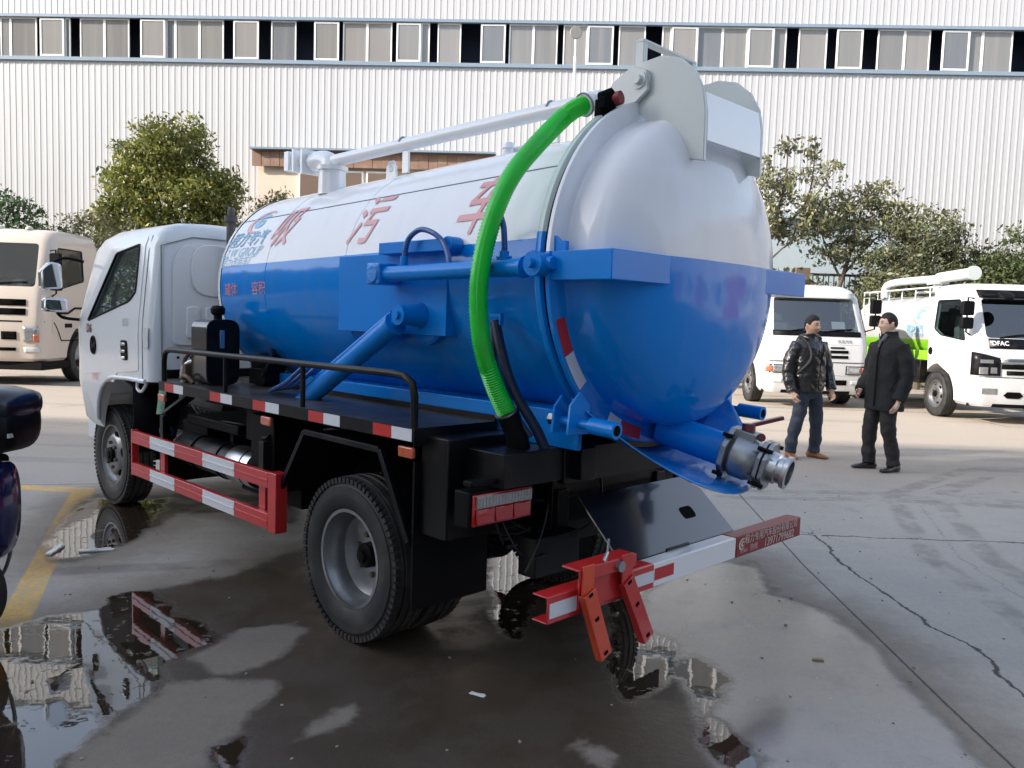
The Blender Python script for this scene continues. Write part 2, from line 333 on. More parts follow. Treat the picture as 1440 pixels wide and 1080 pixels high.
def grow(a, b, fine, far):
    xs = list(np.arange(a, b+1e-6, fine)); s = fine; x = xs[-1]
    while x < far: s *= 1.35; x += s; xs.append(x)
    x = xs[0]; s = fine; lo = []
    while x > -far: s *= 1.35; x -= s; lo.append(x)
    return np.array(lo[::-1]+xs)
gx = grow(-5, 4.2, .035, 700); gy = grow(1.6, 8, .035, 900)
X, Y = np.meshgrid(gx, gy, indexing='ij'); P2 = np.stack([X.ravel(), Y.ravel()], -1)
nx, ny = len(gx), len(gy)
me = bpy.data.meshes.new('ground'); co = np.concatenate([P2, np.zeros((len(P2), 1))], -1)
ii, jj = np.meshgrid(np.arange(nx-1), np.arange(ny-1), indexing='ij'); b0 = (ii*ny+jj).ravel()
fc = np.stack([b0, b0+ny, b0+ny+1, b0+1], -1)
me.vertices.add(len(co)); me.vertices.foreach_set('co', co.ravel()); me.loops.add(fc.size); me.loops.foreach_set('vertex_index', fc.ravel())
me.polygons.add(len(fc)); me.polygons.foreach_set('loop_start', np.arange(len(fc))*4); me.update()
for nm, arr in (('wet', sd_polys(P2, wet)), ('dry', sd_polys(P2, dry)), ('pud', sd_polys(P2, pud)), ('film', sd_polys(P2, film)), ('yel', sd_polys(P2, yel)), ('joint', d_lines(P2, joints)), ('crack', d_lines(P2, cracks)), ('track', d_lines(P2, tracks))):
    a = me.attributes.new(nm, 'FLOAT', 'POINT'); a.data.foreach_set('value', arr.astype(np.float32))
gm = bpy.data.materials.new('concrete_yard'); gm.use_nodes = True; t = gm.node_tree; p = t.nodes['Principled BSDF']
L = t.links.new
def N_(ty, **k):
    n = t.nodes.new(ty)
    for a, b in k.items(): setattr(n, a, b)
    return n
tc = N_('ShaderNodeTexCoord')
def noise(sc, d=6, rough=.55, vec=None):
    n = N_('ShaderNodeTexNoise'); n.inputs['Scale'].default_value = sc; n.inputs['Detail'].default_value = d; n.inputs['Roughness'].default_value = rough
    L(vec or tc.outputs['Object'], n.inputs['Vector']); return n.outputs['Fac']
def math_(op, a, b=None, c=None, clamp=False):
    n = N_('ShaderNodeMath', operation=op, use_clamp=clamp)
    for i, x in enumerate((a, b, c)):
        if x is None: continue
        if isinstance(x, (int, float)): n.inputs[i].default_value = x
        else: L(x, n.inputs[i])
    return n.outputs[0]
def ramp(x, a, b, c=0., d=1., smooth=True):
    n = N_('ShaderNodeMapRange', interpolation_type='SMOOTHSTEP' if smooth else 'LINEAR')
    L(x, n.inputs[0])
    for i, vv in enumerate((a, b, c, d)): n.inputs[i+1].default_value = vv
    return n.outputs[0]
def mixc(f, a, b, mode='MIX'):
    n = N_('ShaderNodeMix', data_type='RGBA', blend_type=mode)
    for i, x in ((0, f), (6, a), (7, b)):
        if isinstance(x, tuple): n.inputs[i].default_value = x+(1,)
        elif isinstance(x, (int, float)): n.inputs[i].default_value = x
        else: L(x, n.inputs[i])
    return n.outputs[2]
def attr(nm): n = N_('ShaderNodeAttribute', attribute_name=nm); return n.outputs['Fac']
nb = noise(.35, 5); nm_ = noise(2.6, 8, .6); nf = noise(28, 6, .65); ng = noise(160, 3, .6); edge = noise(4.5, 9, .68)
mp = N_('ShaderNodeMapping'); mp.inputs['Scale'].default_value = (.35, 3.2, 1); mp.inputs['Rotation'].default_value = (0, 0, .12); L(tc.outputs['Object'], mp.inputs[0])
streak = noise(1.6, 7, .6, mp.outputs[0])
base = mixc(ramp(nb, .35, .65), (.34, .318, .285), (.42, .385, .335))
base = mixc(math_('MULTIPLY', ramp(nm_, .45, .75), .5), base, (.29, .285, .275))
base = mixc(math_('MULTIPLY', ramp(streak, .5, .72), .5), base, (.46, .40, .33))
stn = ramp(noise(.9, 9, .68), .56, .70, 0, .45); base = mixc(stn, base, (.13, .125, .118))
stn2 = ramp(noise(2.2, 7, .7), .60, .70, 0, .30); base = mixc(stn2, base, (.36, .24, .14))
sxy = N_('ShaderNodeSeparateXYZ'); L(tc.outputs['Object'], sxy.inputs[0])
far_ = ramp(math_('ADD', sxy.outputs[1], math_('MULTIPLY', nb, 3.0)), 8.3, 11.0); base = mixc(math_('MULTIPLY', far_, .75), base, (.40, .31, .225))   # tan of the sunlit far yard, put into the colour
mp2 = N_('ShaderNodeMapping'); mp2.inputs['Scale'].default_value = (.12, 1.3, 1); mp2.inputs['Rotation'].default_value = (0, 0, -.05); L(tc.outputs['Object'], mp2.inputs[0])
track = ramp(noise(1.5, 6, .6, mp2.outputs[0]), .53, .62, 0, .5); base = mixc(math_('MULTIPLY', track, ramp(sxy.outputs[1], 6, 8)), base, (.20, .175, .15))  # dark bands: damp wheel tracks and shade stripes, both put into the colour
base = mixc(.32, base, mixc(nf, (.16, .155, .15), (.58, .56, .52)), 'MIX')
base = mixc(math_('MULTIPLY', ramp(ng, .58, .68), .55), base, (.07, .065, .06)); base = mixc(math_('MULTIPLY', ramp(noise(95, 4, .7), .60, .70), .4), base, (.62, .60, .56))
trk = math_('MULTIPLY', ramp(math_('ABSOLUTE', attr('track')), .05, .11, .42, 0), ramp(noise(3.1, 6, .7), .38, .60)); base = mixc(trk, base, (.10, .095, .09))
wob = math_('MULTIPLY_ADD', edge, .26, -.13)
def msk(nm, k=1., s=.05, w=1.): return ramp(math_('ADD', attr(nm), wob if w == 1 else math_('MULTIPLY', wob, w)), -s, s, 0, k)
yn = ramp(math_('ADD', nf, math_('MULTIPLY', nm_, .6)), .55, .95, 1., .35)
yel_f = math_('MULTIPLY', msk('yel', 1, .01, .12), yn)
base = mixc(yel_f, base, (.85, .52, .08))
jl = ramp(math_('ABSOLUTE', math_('ADD', attr('joint'), math_('MULTIPLY_ADD', nf, .012, -.006))), .003, .009, .8, 0); base = mixc(jl, base, (.03, .03, .03))
cl = ramp(math_('SUBTRACT', math_('ABSOLUTE', math_('ADD', math_('ADD', attr('crack'), math_('MULTIPLY_ADD', edge, .13, -.065)), math_('MULTIPLY_ADD', nf, .02, -.010))), math_('MULTIPLY', ramp(nm_, .4, .7), .006)), .003, .011, .9, 0); base = mixc(cl, base, (.025, .024, .022))
wm = math_('MULTIPLY', msk('wet'), math_('SUBTRACT', 1.0, msk('dry', .8, .03)))
grit_ = ramp(noise(11, 8, .7), .60, .66, 1., .25)
pm = math_('MULTIPLY', msk('pud', 1, .03, .9), grit_); fm = msk('film', 1, .045, .7)
wet_c = mixc(1.0, base, (.15, .122, .098), 'MULTIPLY'); film_c = mixc(1.0, base, (.52, .51, .53), 'MULTIPLY')
damp = ramp(math_('ADD', attr('wet'), math_('MULTIPLY', wob, 2.0)), -.5, -.02, 0, .8); base = mixc(damp, base, mixc(1.0, base, (.50, .445, .39), 'MULTIPLY'))
col = mixc(wm, base, wet_c); col = mixc(fm, col, film_c); col = mixc(pm, col, mixc(1.0, wet_c, (.55, .5, .45), 'MULTIPLY'))
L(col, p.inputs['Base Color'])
r = mixc(wm, (.82,)*3, mixc(ramp(nm_, .38, .62), (.30,)*3, (.62,)*3)); r = mixc(fm, r, mixc(ramp(edge, .42, .66), (.06,)*3, (.28,)*3)); r = mixc(pm, r, (.022,)*3)
L(r, p.inputs['Roughness'])
io = N_('ShaderNodeMix', data_type='FLOAT'); io.inputs[2].default_value = 1.45; io.inputs[3].default_value = 2.0; L(math_('MAXIMUM', pm, math_('MULTIPLY', fm, .8)), io.inputs[0]); L(io.outputs[0], p.inputs['IOR'])
hb = math_('ADD', math_('MULTIPLY', nf, .5), math_('MULTIPLY', ng, .5)); hb = math_('SUBTRACT', hb, math_('MULTIPLY', math_('MAXIMUM', jl, cl), 2.5))
dry_k = math_('SUBTRACT', 1.0, math_('MAXIMUM', pm, math_('MULTIPLY', fm, .75)))
rip = noise(7, 3, .5)
h = math_('ADD', math_('MULTIPLY', hb, dry_k), math_('MULTIPLY', rip, .17))
bp = N_('ShaderNodeBump'); bp.inputs['Strength'].default_value = .42; bp.inputs['Distance'].default_value = .006; L(h, bp.inputs['Height']); L(bp.outputs[0], p.inputs['Normal'])
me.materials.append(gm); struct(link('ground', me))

# ------------------------------------------------------------------ factory hall behind, with ribbon window
hall_w = mat('white_corrugated_steel', (.455, .455, .462), .42, (1, 1, .06), var=.06, vs=1.2, dirt=(.35, .345, .345), dirts=1.6, dirtamt=.30)
trim_m = mat('blue_grey_flashing', (.20, .26, .33), .4, var=.15, vs=1)
wframe = mat('white_window_frame', (.80, .79, .76), .4, var=.05)
pane_m = []
for i, (c, rr) in enumerate((((.19, .187, .18), .16), ((.14, .147, .158), .10), ((.22, .21, .20), .22), ((.17, .165, .16), .14))):
    pane_m.append(mat('dusty_reflection_glass', c, rr, (2.5, 2.5, .12), coat=.5, var=.12, vs=1.2, dirt=(.30, .28, .25), dirts=1.5, dirtamt=.35))  # vertical streaks put pale reflections into the dusty pane colour
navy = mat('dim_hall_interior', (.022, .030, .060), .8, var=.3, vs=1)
hall = thing('factory_building', 'long white corrugated steel hall with a ribbon of sliding windows, behind the yard', 'building', (-18.03, 29, 0), math.atan2(-1.7, 34.2))
def corr(z0, z1, u0=-40, u1=75, pitch=.2168):
    mb = MB(); vs = []; n = int((u1-u0)/pitch)
    prof = []
    for i in range(n):
        u = u0+i*pitch; prof += [(u, 0), (u+.128, 0), (u+.146, -.011), (u+.192, -.011), (u+.21, 0)]
    for (u, y) in prof: vs += [(u, y, z0), (u, y, z1)]
    mb.add(vs, [(2*i, 2*i+2, 2*i+3, 2*i+1) for i in range(len(prof)-1)]); return mb
corr(0, 9.98).build('wall_cladding', hall_w, hall, smooth=False); corr(11.46, 13.15).build('wall_cladding', hall_w, hall, smooth=False)
mb = MB(); mb.bb((-40, .05, 13.1), (75, 26, 13.25)); mb.bb((-40, .3, 0), (-39.9, 26, 13.1)); mb.bb((74.9, .3, 0), (75, 26, 13.1)); mb.bb((-39.9, 25.8, 0), (74.9, 26, 13.1)); mb.build('roof', hall_w, hall, smooth=False)
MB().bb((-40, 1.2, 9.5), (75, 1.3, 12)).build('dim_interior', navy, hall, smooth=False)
for z0, z1 in ((9.93, 10.05), (11.37, 11.47), (13.12, 13.22)):
    mb = MB(); mb.bb((-40, -.10, z0), (75, .04, z1)); mb.build('flashing', trim_m, hall, smooth=False)
els = [('F',-.02,.34),('F',.34,1.27),('D',1.27,1.43),('P',1.43,2.28),('N',2.28,2.46),('D',2.46,2.81),('F',2.81,3.67),('F',3.67,4.54),('D',4.54,4.97),('P',4.97,5.84),('N',5.84,6.16),('F',6.16,7.0),('F',7.0,7.84),('D',7.84,8.21),('P',8.21,9.08),('D',9.08,9.49),('F',9.49,10.35),('D',10.35,10.99),('P',10.99,11.84),('D',11.84,11.96),('F',11.96,12.79),('F',12.79,13.63),('D',13.63,13.8),('P',13.8,14.62),('N',14.62,14.91),('D',14.91,15.18),('F',15.18,15.97),('D',15.97,16.64),('P',16.64,17.47),('D',17.47,17.59),('F',17.59,18.4),('F',18.4,19.21),('D',19.21,19.4),('N',19.4,20.2)]
def seq(x, s):
    for k, wd in s: els.append((k, x, x+wd)); x += wd
    return x
x = seq(20.2, [('P',.86),('D',.18),('F',.88),('D',.55),('N',.3),('P',.86),('F',.82),('F',.82),('P',.84),('N',.42),('D',.40),('F',.92),('D',.29),('P',.84),('D',.5),('F',.86),('F',.82),('D',.36),('P',.86),('N',.44),('F',.95)])
PER = [('D',.64),('P',.85),('D',.12),('F',.85),('F',.84),('D',.3),('P',.84),('N',.33),('F',.86),('D',.25)]
while x < 60: x = seq(x, PER)
xx = -.02
while xx > -36:
    xx -= sum(k[1] for k in PER); seq(xx, PER)
for i, (k, a, b) in enumerate(els):
    if k == 'D': continue
    y = -.045 if k == 'P' else .03; z0, z1 = 10.05, 11.37
    e = .055 if k == 'P' else .04
    if k == 'P': z0 += .03; z1 -= .03
    mb = MB(); mb.bb((a, y, z0), (a+e, y+.05, z1)); mb.bb((b-e, y, z0), (b, y+.05, z1)); mb.bb((a+e, y, z0), (b-e, y+.05, z0+e)); mb.bb((a+e, y, z1-e), (b-e, y+.05, z1))
    f = mb.build('window', wframe, hall, smooth=False)
    MB().bb((a+e, y+.018, z0+e), (b-e, y+.026, z1-e)).build('pane', pane_m[(i*7+i//3) % 4], f, smooth=False)

# tall hall on the left, off the picture, whose shade lies over the near half of the yard
sh = thing('shading_hall', 'tall cream works hall to the left of the yard, casting the shade', 'building')
corr2 = MB(); corr2.bb((-75, -30, 0), (-16, -8, 25.6)); corr2.build('hall_wall', mat('cream_render', (.5, .47, .43), .8, var=.1, vs=.3), sh, smooth=False)
mb = MB()
for zz in (26.35, 27.0): mb.cyl((-75, -8.2, zz), (-16, -8.2, zz), .16, n=8)
for k in range(20): mb.cyl((-75+k*3.1, -8.2, 25.6), (-75+k*3.1, -8.2, 27.0), .08, n=6)
mb.build('stripe_shade_rails', trim_m, sh)  # rails added on the unseen roof to throw shade stripes over the yard
for k in range(16):
    for zz in (6, 12, 18): MB().bb((-73+k*3.6, -8.02, zz), (-71.2+k*3.6, -7.97, zz+2)).build('window', pane_m[k % 4], sh, smooth=False)

rh = thing('added_unseen_hall', 'added grey hall, unseen behind the camera, that darkens the tank door', 'building'); MB().bb((-5, -30, 0), (52, -13, 14)).build('wall', mat('grey_hall_sheet', (.20, .205, .215), .6, var=.15, vs=.4), rh, smooth=False)  # added out of view: blocks sky so the tank door turns darker
for k in range(12): MB().bb((-3+k*4, -13.03, 1.5), (-.6+k*4, -12.97, 4)).build('window', pane_m[k % 4], rh, smooth=False)
for nm, lb, x0, x1, hh in (('left_hall', 'added low grey hall, unseen far to the left, darkening reflections on the tank', -44, -40, 8.5), ('right_hall', 'added long pale hall, unseen far to the right, reflected in the tank door', 46, 50, 11)):  # both halls added out of view for the reflections on the tank
    hl_ = thing('added_unseen_hall', lb, 'building'); gm2 = mat('hall_sheet', (.26, .265, .27) if x0 < 0 else (.42, .41, .39), .6, var=.15, vs=.4)
    MB().bb((x0, -7 if x0 < 0 else -30, 0), (x1, 28 if x0 < 0 else 27, hh)).build('wall', gm2, hl_, smooth=False)
    xf = x1+.03 if x0 < 0 else x0-.03
    for k in range(9): MB().bb((xf-.03, -5+k*3.6, 1.2), (xf+.03, -3+k*3.6, 3.4)).build('window', pane_m[k % 4], hl_, smooth=False)
    for k in range(3): MB().bb((xf-.05, -3.2+k*9.6, 0), (xf+.05, -.2+k*9.6, 4.2)).build('door', mat('faded_red_door', (.30, .06, .05), .6) if not bpy.data.materials.get('faded_red_door') else bpy.data.materials['faded_red_door'], hl_, smooth=False)

# low annex with brown tiled eave
annex = thing('annex', 'low cream annex with a brown fascia, standing against the white hall', 'building', (-9.2, 26.4, 0), math.atan2(-1.7, 34.2))
cream = mat('cream_render_annex', (.62, .52, .42), .8, var=.1, vs=.8, dirt=(.4, .33, .27), dirts=2, dirtamt=.3)
brown = mat('brown_roof_tile', (.22, .13, .09), .7, var=.3, vs=2, dirt=(.36, .25, .18), dirts=3, dirtamt=.5)
MB().bb((.75, .5, 0), (8.3, 2.3, 6.6)).build('wall', cream, annex, smooth=False)
MB().bb((.6, .1, 6.70), (8.45, 2.4, 6.76)).build('roof', trim_m, annex, smooth=False)
for k in range(26):
    mb = MB(); x0 = .62+k*.3; mb.bb((x0, .30+.008*(k % 2), 6.2), (x0+.292, .36+.008*(k % 2), 6.69)); mb.build('fascia_panel', brown, annex, smooth=False)
for k, x0 in enumerate((2.1, 3.2, 4.3, 6.0)):
    f = MB(); f.bb((x0, .42, 5.0), (x0+1.0, .5, 6.12)); f = f.build('window', wframe, annex, smooth=False)
    MB().bb((x0+.06, .40, 5.06), (x0+.94, .415, 6.06)).build('pane', mat('brown_window_glass', (.16, .115, .09), .2, var=.1), f, smooth=False)

# street lamp behind the truck
lamp = thing('street_lamp', 'thin white lamp post with one round grey lamp head, above the truck', 'street lamp', (1.60, 25.5, 0))
MB().tube([(0, 0, 0), (0, 0, 9.55)], [.075, .045], 12).build('pole', wframe, lamp)
mb = MB(); mb.lathe([(0, 0), (.0, .17), (.05, .19), (.11, .16), (.16, .06), (.17, 0)], (0, -.06, 10.25), (0, 1, .1), 20)
mb.build('lamp_head', mat('grey_lamp_shell', (.22, .215, .2), .5, var=.1), lamp); MB().cyl((0, .02, 9.5), (0, .02, 10.1), .03, n=8).build('bracket', wframe, lamp)

# boundary fence and pale shed on the right
fence = thing('boundary_fence', 'dark steel bar fence with brick posts, in front of the hedge on the right', 'fence', (5.2, 23.4, 0))
fm_ = mat('dark_fence_steel', (.05, .045, .045), .6); brick = mat('weathered_brick', (.20, .13, .10), .85, var=.25, vs=5)
for k in range(2):
    MB().bb((0, -.03, 1.1+k*1.95), (12, .03, 1.17+k*1.95)).build('rail', fm_, fence, smooth=False)
for k in range(5): MB().bb((k*2.9-.2, -.2, 0), (k*2.9+.2, .2, 3.25)).build('post', brick, fence, smooth=False)
barme = MB().bb((-.012, -.012, .3), (.012, .012, 3.1)).mesh('bar', [fm_], smooth=False)
for k in range(78): link('bar', barme, fence).location = (.25+k*.15, 0, 0)
shed = thing('shed', 'pale blue low shed behind the sparse trees on the right', 'shed', (6.9, 25.6, 0))
pale = mat('pale_blue_sheet', (.42, .50, .54), .5, var=.08)
MB().bb((0, 0, 0), (4.6, 2, 4.9)).build('wall', pale, shed, smooth=False); MB().bb((-.15, -.2, 4.92), (4.75, 2.1, 5.05)).build('roof', pale, shed, smooth=False)

# ------------------------------------------------------------------ trees
bark = mat('bark', (.10, .075, .055), .9, var=.3, vs=6, bump=.5, bs=20)
def leaf_mesh(name, cen, size, m, rs):
    n = len(cen); d = rs.normal(size=(n, 3)); d /= np.linalg.norm(d, axis=1)[:, None]; d[:, 2] -= .35
    e = np.cross(d, rs.normal(size=(n, 3))); e /= np.linalg.norm(e, axis=1)[:, None]+1e-9; d /= np.linalg.norm(d, axis=1)[:, None]
    s = size*(.45+1.1*rs.random((n, 1))**1.5); f = np.cross(d, e)
    A = cen-d*s; B = cen+e*s*.42+f*s*.12; Cc = cen+d*s; D = cen-e*s*.42+f*s*.12
    co = np.stack([A, B, Cc, D], 1).reshape(-1, 3); me = bpy.data.meshes.new(name)
    me.vertices.add(4*n); me.vertices.foreach_set('co', co.ravel()); idx = np.arange(4*n)
    me.loops.add(4*n); me.loops.foreach_set('vertex_index', idx); me.polygons.add(n); me.polygons.foreach_set('loop_start', np.arange(n)*4); me.update()
    me.materials.append(m); return me
def clump_pts(ells, n_sub, n_leaf, rs, spread, shell=.75):
    vol = np.array([e[1][0]*e[1][1]*e[1][2] for e in ells])**.7; out = []
    for k, e in enumerate(ells):
        ns = max(3, int(n_sub*vol[k]/vol.sum())); d = rs.normal(size=(ns, 3)); d /= np.linalg.norm(d, axis=1)[:, None]
        r = shell+(1-shell)*rs.random((ns, 1)); r[rs.random(ns) < .35] *= .6
        sub = np.array(e[0])+d*r*np.array(e[1])
        c = np.repeat(sub, n_leaf, 0); out.append(c+np.clip(rs.normal(size=c.shape), -1.7, 1.7)*spread*np.array([1, 1, .7]))
    return np.concatenate(out)
def tree(name, label, cat, loc, ells, n_sub, n_leaf, size, spread, m, seed, trunk=None, limbs=(), group=None):
    rs = np.random.RandomState(seed); t_ = thing(name, label, cat, loc, 0, group)
    link('crown', leaf_mesh('crown', clump_pts(ells, n_sub, n_leaf, rs, spread), size, m, rs), t_)
    if trunk:
        mb = MB(); mb.tube(spline(trunk[0], 4), lin(trunk[1], trunk[1]*.35, 4*(len(trunk[0])-1)+1), 9); mb.build('trunk', bark, t_)
    if limbs:
        mb = MB()
        for (pts, r0) in limbs: mb.tube(spline(pts, 4), lin(r0, r0*.25, 4*(len(pts)-1)+1), 6)
        mb.build('limbs', bark, t_)
    return t_
Lg = leafmat('yellow_green_leaves', [(0.101, 0.140, 0.027), (0.169, 0.191, 0.036), (0.247, 0.236, 0.054), (0.068, 0.101, 0.027), (0.293, 0.259, 0.068)])
Ld = leafmat('dark_green_leaves', [(0.026, 0.064, 0.022), (0.041, 0.094, 0.030), (0.066, 0.112, 0.041)])
Lo = leafmat('olive_grey_leaves', [(0.158, 0.169, 0.079), (0.225, 0.214, 0.112), (0.112, 0.130, 0.068), (0.270, 0.247, 0.135)])
Lb = leafmat('rusty_green_leaves', [(.105, .13, .06), (.15, .145, .08), (.085, .115, .05), (.17, .15, .085), (.10, .13, .06)])
Lm = leafmat('mid_green_leaves', [(0.042, 0.070, 0.022), (0.069, 0.094, 0.030), (0.105, 0.111, 0.041)])
tree('broadleaf_tree', 'large bushy yellow-green tree in front of the white hall, left of the truck', 'tree', (-10.15, 24, 0),
     [((0, 0, 4.6), (1.75, 1.6, 1.9)), ((.1, 0, 6.05), (1.15, 1.1, 1.15)), ((1.5, .1, 4.6), (.75, .8, .9)), ((-1.3, 0, 3.9), (.9, 1, 1.2)), ((1.75, 0, 5.25), (.4, .4, .55)), ((.6, -.2, 3.4), (1.5, 1.2, 1.1)), ((-.6, 0, 5.4), (1.1, 1, 1.0))], 900, 40, .072, .16, Lg, 3,
     ([(0, 0, 0), (.05, 0, 1.8), (0, .1, 3.6), (.1, 0, 5.4)], .17), [([(0, 0, 2.2), (.8, 0, 3.5), (1.5, .1, 4.7)], .08), ([(0, 0, 2), (-.8, .1, 3.2), (-1.3, 0, 4.2)], .08), ([(0, 0, 3.2), (-.3, .2, 4.6), (-.5, 0, 5.9)], .06)])
tree('small_tree', 'small olive tree showing just above the cab, beside the bushy tree', 'tree', (-7.3, 24.3, 0), [((0, 0, 4.1), (.75, .6, .7)), ((.3, 0, 4.7), (.35, .4, .4)), ((-.2, 0, 3.2), (.9, .7, .8))], 150, 30, .065, .14, Lo, 5, ([(0, 0, 0), (0, 0, 2), (.1, 0, 4.2)], .08))
tree('round_bush', 'dark green rounded bush at the left edge, behind the cream truck', 'bush', (-13.9, 22.3, 0), [((0, 0, 2.9), (1.6, 1.3, 1.75)), ((-1.6, 0, 2.8), (1.6, 1.3, 1.9)), ((.9, -.2, 2.4), (1.1, 1, 1.5))], 430, 40, .065, .15, Ld, 8, ([(0, 0, 0), (0, 0, 2)], .1))
tree('shrub', 'thin grey-green shrub between the dark bush and the bushy tree', 'bush', (-11.7, 22.6, 0), [((0, 0, 2.9), (.9, .8, 1.3)), ((.9, .2, 2.7), (.8, .8, 1.3)), ((-.6, 0, 2.5), (.8, .8, 1.5))], 240, 30, .06, .16, Lo, 9, ([(0, 0, 0), (0, 0, 2.2)], .06))
tree('sapling', 'sparse branching tree with tufts of leaves, just right of the tank end', 'tree', (6.55, 22, 0),
     [((-.25, 0, 5.2), (.35, .4, .45)), ((.55, 0, 6.3), (.28, .3, .32)), ((1.25, .1, 6.25), (.22, .25, .35)), ((1.55, 0, 5.65), (.5, .4, .35)), ((.35, 0, 5.35), (.55, .5, .5)), ((1.05, 0, 4.9), (.5, .4, .35)), ((.1, 0, 4.5), (.5, .5, .45)), ((1.4, 0, 4.3), (.5, .4, .3)), ((-.1, .1, 5.9), (.2, .2, .25)), ((.8, .1, 4.1), (.7, .5, .4))], 200, 20, .070, .11, Lo, 12,
     ([(-.15, 0, 0), (-.1, 0, 2.2), (.15, 0, 3.8), (.45, 0, 5.0)], .09), [([(.1, 0, 3.7), (-.2, 0, 4.6), (-.25, 0, 5.6)], .04), ([(.3, 0, 4.2), (.5, 0, 5.4), (.55, 0, 6.5)], .04), ([(.2, 0, 3.9), (1.1, 0, 4.9), (1.3, .1, 6.4)], .04), ([(.6, 0, 4.3), (1.2, 0, 4.9), (1.8, 0, 5.7)], .03), ([(0, 0, 3.1), (.7, 0, 3.8), (1.6, 0, 4.4)], .035)])
tree('young_tree', 'loose spreading tree with leaning crown, between the sparse tree and the rusty bush', 'tree', (9.0, 22.4, 0),
     [((.2, 0, 5.0), (.75, .5, .45)), ((1.25, 0, 4.75), (.55, .4, .35)), ((.75, 0, 5.3), (.35, .3, .3)), ((-.5, 0, 4.4), (.7, .5, .4)), ((.6, 0, 4.2), (.9, .5, .4)), ((-.2, 0, 3.6), (.9, .5, .4)), ((1.5, 0, 4.25), (.4, .3, .25)), ((-.7, .2, 4.9), (.4, .3, .25))], 260, 22, .068, .13, Lo, 15,
     ([(-.3, 0, 0), (-.3, 0, 2), (0, 0, 3.4), (.3, 0, 4.8)], .09), [([(-.2, 0, 2.9), (.6, 0, 3.9), (1.5, 0, 4.8)], .04), ([(-.2, 0, 3.0), (-.7, 0, 4.0), (-.7, .1, 4.9)], .035)])
tree('rusty_bush', 'wide rust-tinged bush behind the tanker truck', 'bush', (10.9, 22, 0), [((0, 0, 3.0), (1.6, 1.1, 1.6)), ((-.9, 0, 2.5), (1.1, 1, 1.4)), ((1.1, 0, 2.5), (1.2, 1, 1.5)), ((.2, 0, 4.2), (.9, .7, .6))], 620, 36, .062, .16, Lb, 18, ([(0, 0, 0), (0, 0, 2.5)], .1))
tree('bushy_tree', 'green bushy tree at the right edge, behind the white cab', 'tree', (13.4, 21.6, 0), [((0, 0, 2.9), (1.4, 1.2, 1.5)), ((1.6, 0, 3.2), (1.6, 1.3, 1.7)), ((-.9, 0, 2.4), (1.0, 1, 1.3)), ((3.2, 0, 3.0), (1.5, 1.2, 1.6))], 700, 38, .062, .16, Lm, 21, ([(0, 0, 0), (0, 0, 2.5)], .12))
rs = np.random.RandomState(31); hp = clump_pts([((x_, 0, 1.45), (1.1, .6, 1.5)) for x_ in np.arange(5.5, 17, 1.0)], 700, 22, rs, .17)
hg = link('hedge', leaf_mesh('hedge', hp+np.array([0, 22.6, .1]), .085, Lb, rs)); tag(hg, 'long scruffy clipped hedge along the fence on the right', 'hedge')
rs = np.random.RandomState(33); hp = clump_pts([((x_, 0, 1.1), (1.1, .7, 1.3)) for x_ in np.arange(-22, -6, 1.0)], 700, 20, rs, .17)
hg = link('hedge', leaf_mesh('hedge', hp+np.array([0, 23.6, .1]), .085, Lo, rs)); tag(hg, 'low hedge at the foot of the hall behind the left trucks', 'hedge')

# ------------------------------------------------------------------ cab builder (x forward, y left, z up)
def lerp_tab(tab, z, k):
    if z <= tab[0][0]: return tab[0][k]
    for a, b in zip(tab, tab[1:]):
        if z <= b[0]: u = (z-a[0])/(b[0]-a[0]); return a[k]+(b[k]-a[k])*u
    return tab[-1][k]
def cab_loft(tab, cf, cr, inset=0, grow_y=0, zlo=None, zhi=None):
    mb = MB(); zs = [r[0] for r in tab]
    if zlo is not None: zs = [zlo]+[z for z in zs if zlo < z < zhi]+[zhi]
    rings = []
    for z in zs:
        f = lerp_tab(tab, z, 1)-inset; r = lerp_tab(tab, z, 2)+inset; wd = lerp_tab(tab, z, 3)-inset+grow_y; sag = .07
        c1 = min(cf, wd*.6); c2 = min(cr, wd*.6); ring = []
        for (cx, cy, a0, c) in ((f-c1, wd-c1, 90, c1), (f-c1, -(wd-c1), 0, c1), (r+c2, -(wd-c2), -90, c2), (r+c2, wd-c2, -180, c2)):
            for k in range(8):
                a = math.radians(a0-90*k/7); ring.append((cx+c*math.cos(a), cy+c*math.sin(a), z))
            if a0 == 90:
                for k in range(1, 8):
                    yy = (wd-c1)*(1-2*k/8); ring.append((f+sag*(1-(yy/(wd-c1))**2), yy, z))
        rings.append(ring)
    n = len(rings[0]); vs = [p for r in rings for p in r]; fs = []
    for i in range(len(rings)-1):
        for k in range(n): fs.append((i*n+k, i*n+(k+1) % n, (i+1)*n+(k+1) % n, (i+1)*n+k))
    fs += [tuple(range(n)), tuple((len(rings)-1)*n+k for k in range(n-1, -1, -1))]
    mb.add(vs, fs); return mb
def side_prism(poly, y0, y1, mi=0):
    mb = MB(); mb.prism(poly, lambda a, b: (a, y0, b), lambda a, b: (a, y1, b), mi); return mb
def front_prism(poly, x0, x1, mi=0):
    mb = MB(); mb.prism(poly, lambda a, b: (x0, a, b), lambda a, b: (x1, a, b), mi); return mb
def side_pane(tab, poly, sgn, off, th=.006):
    mb = MB(); n = len(poly)
    f0 = lambda a, b: (a, sgn*(lerp_tab(tab, b, 3)+off), b); f1 = lambda a, b: (a, sgn*(lerp_tab(tab, b, 3)+off-th), b)
    mb.prism(poly, f0, f1); return mb
def frontx(tab, y, z, cf=.2):
    wd = lerp_tab(tab, z, 3)-cf; f = lerp_tab(tab, z, 1); e = abs(y)-wd
    return f+.07*(1-(y/wd)**2) if e <= 0 else f-cf+math.sqrt(max(0, cf*cf-e*e))
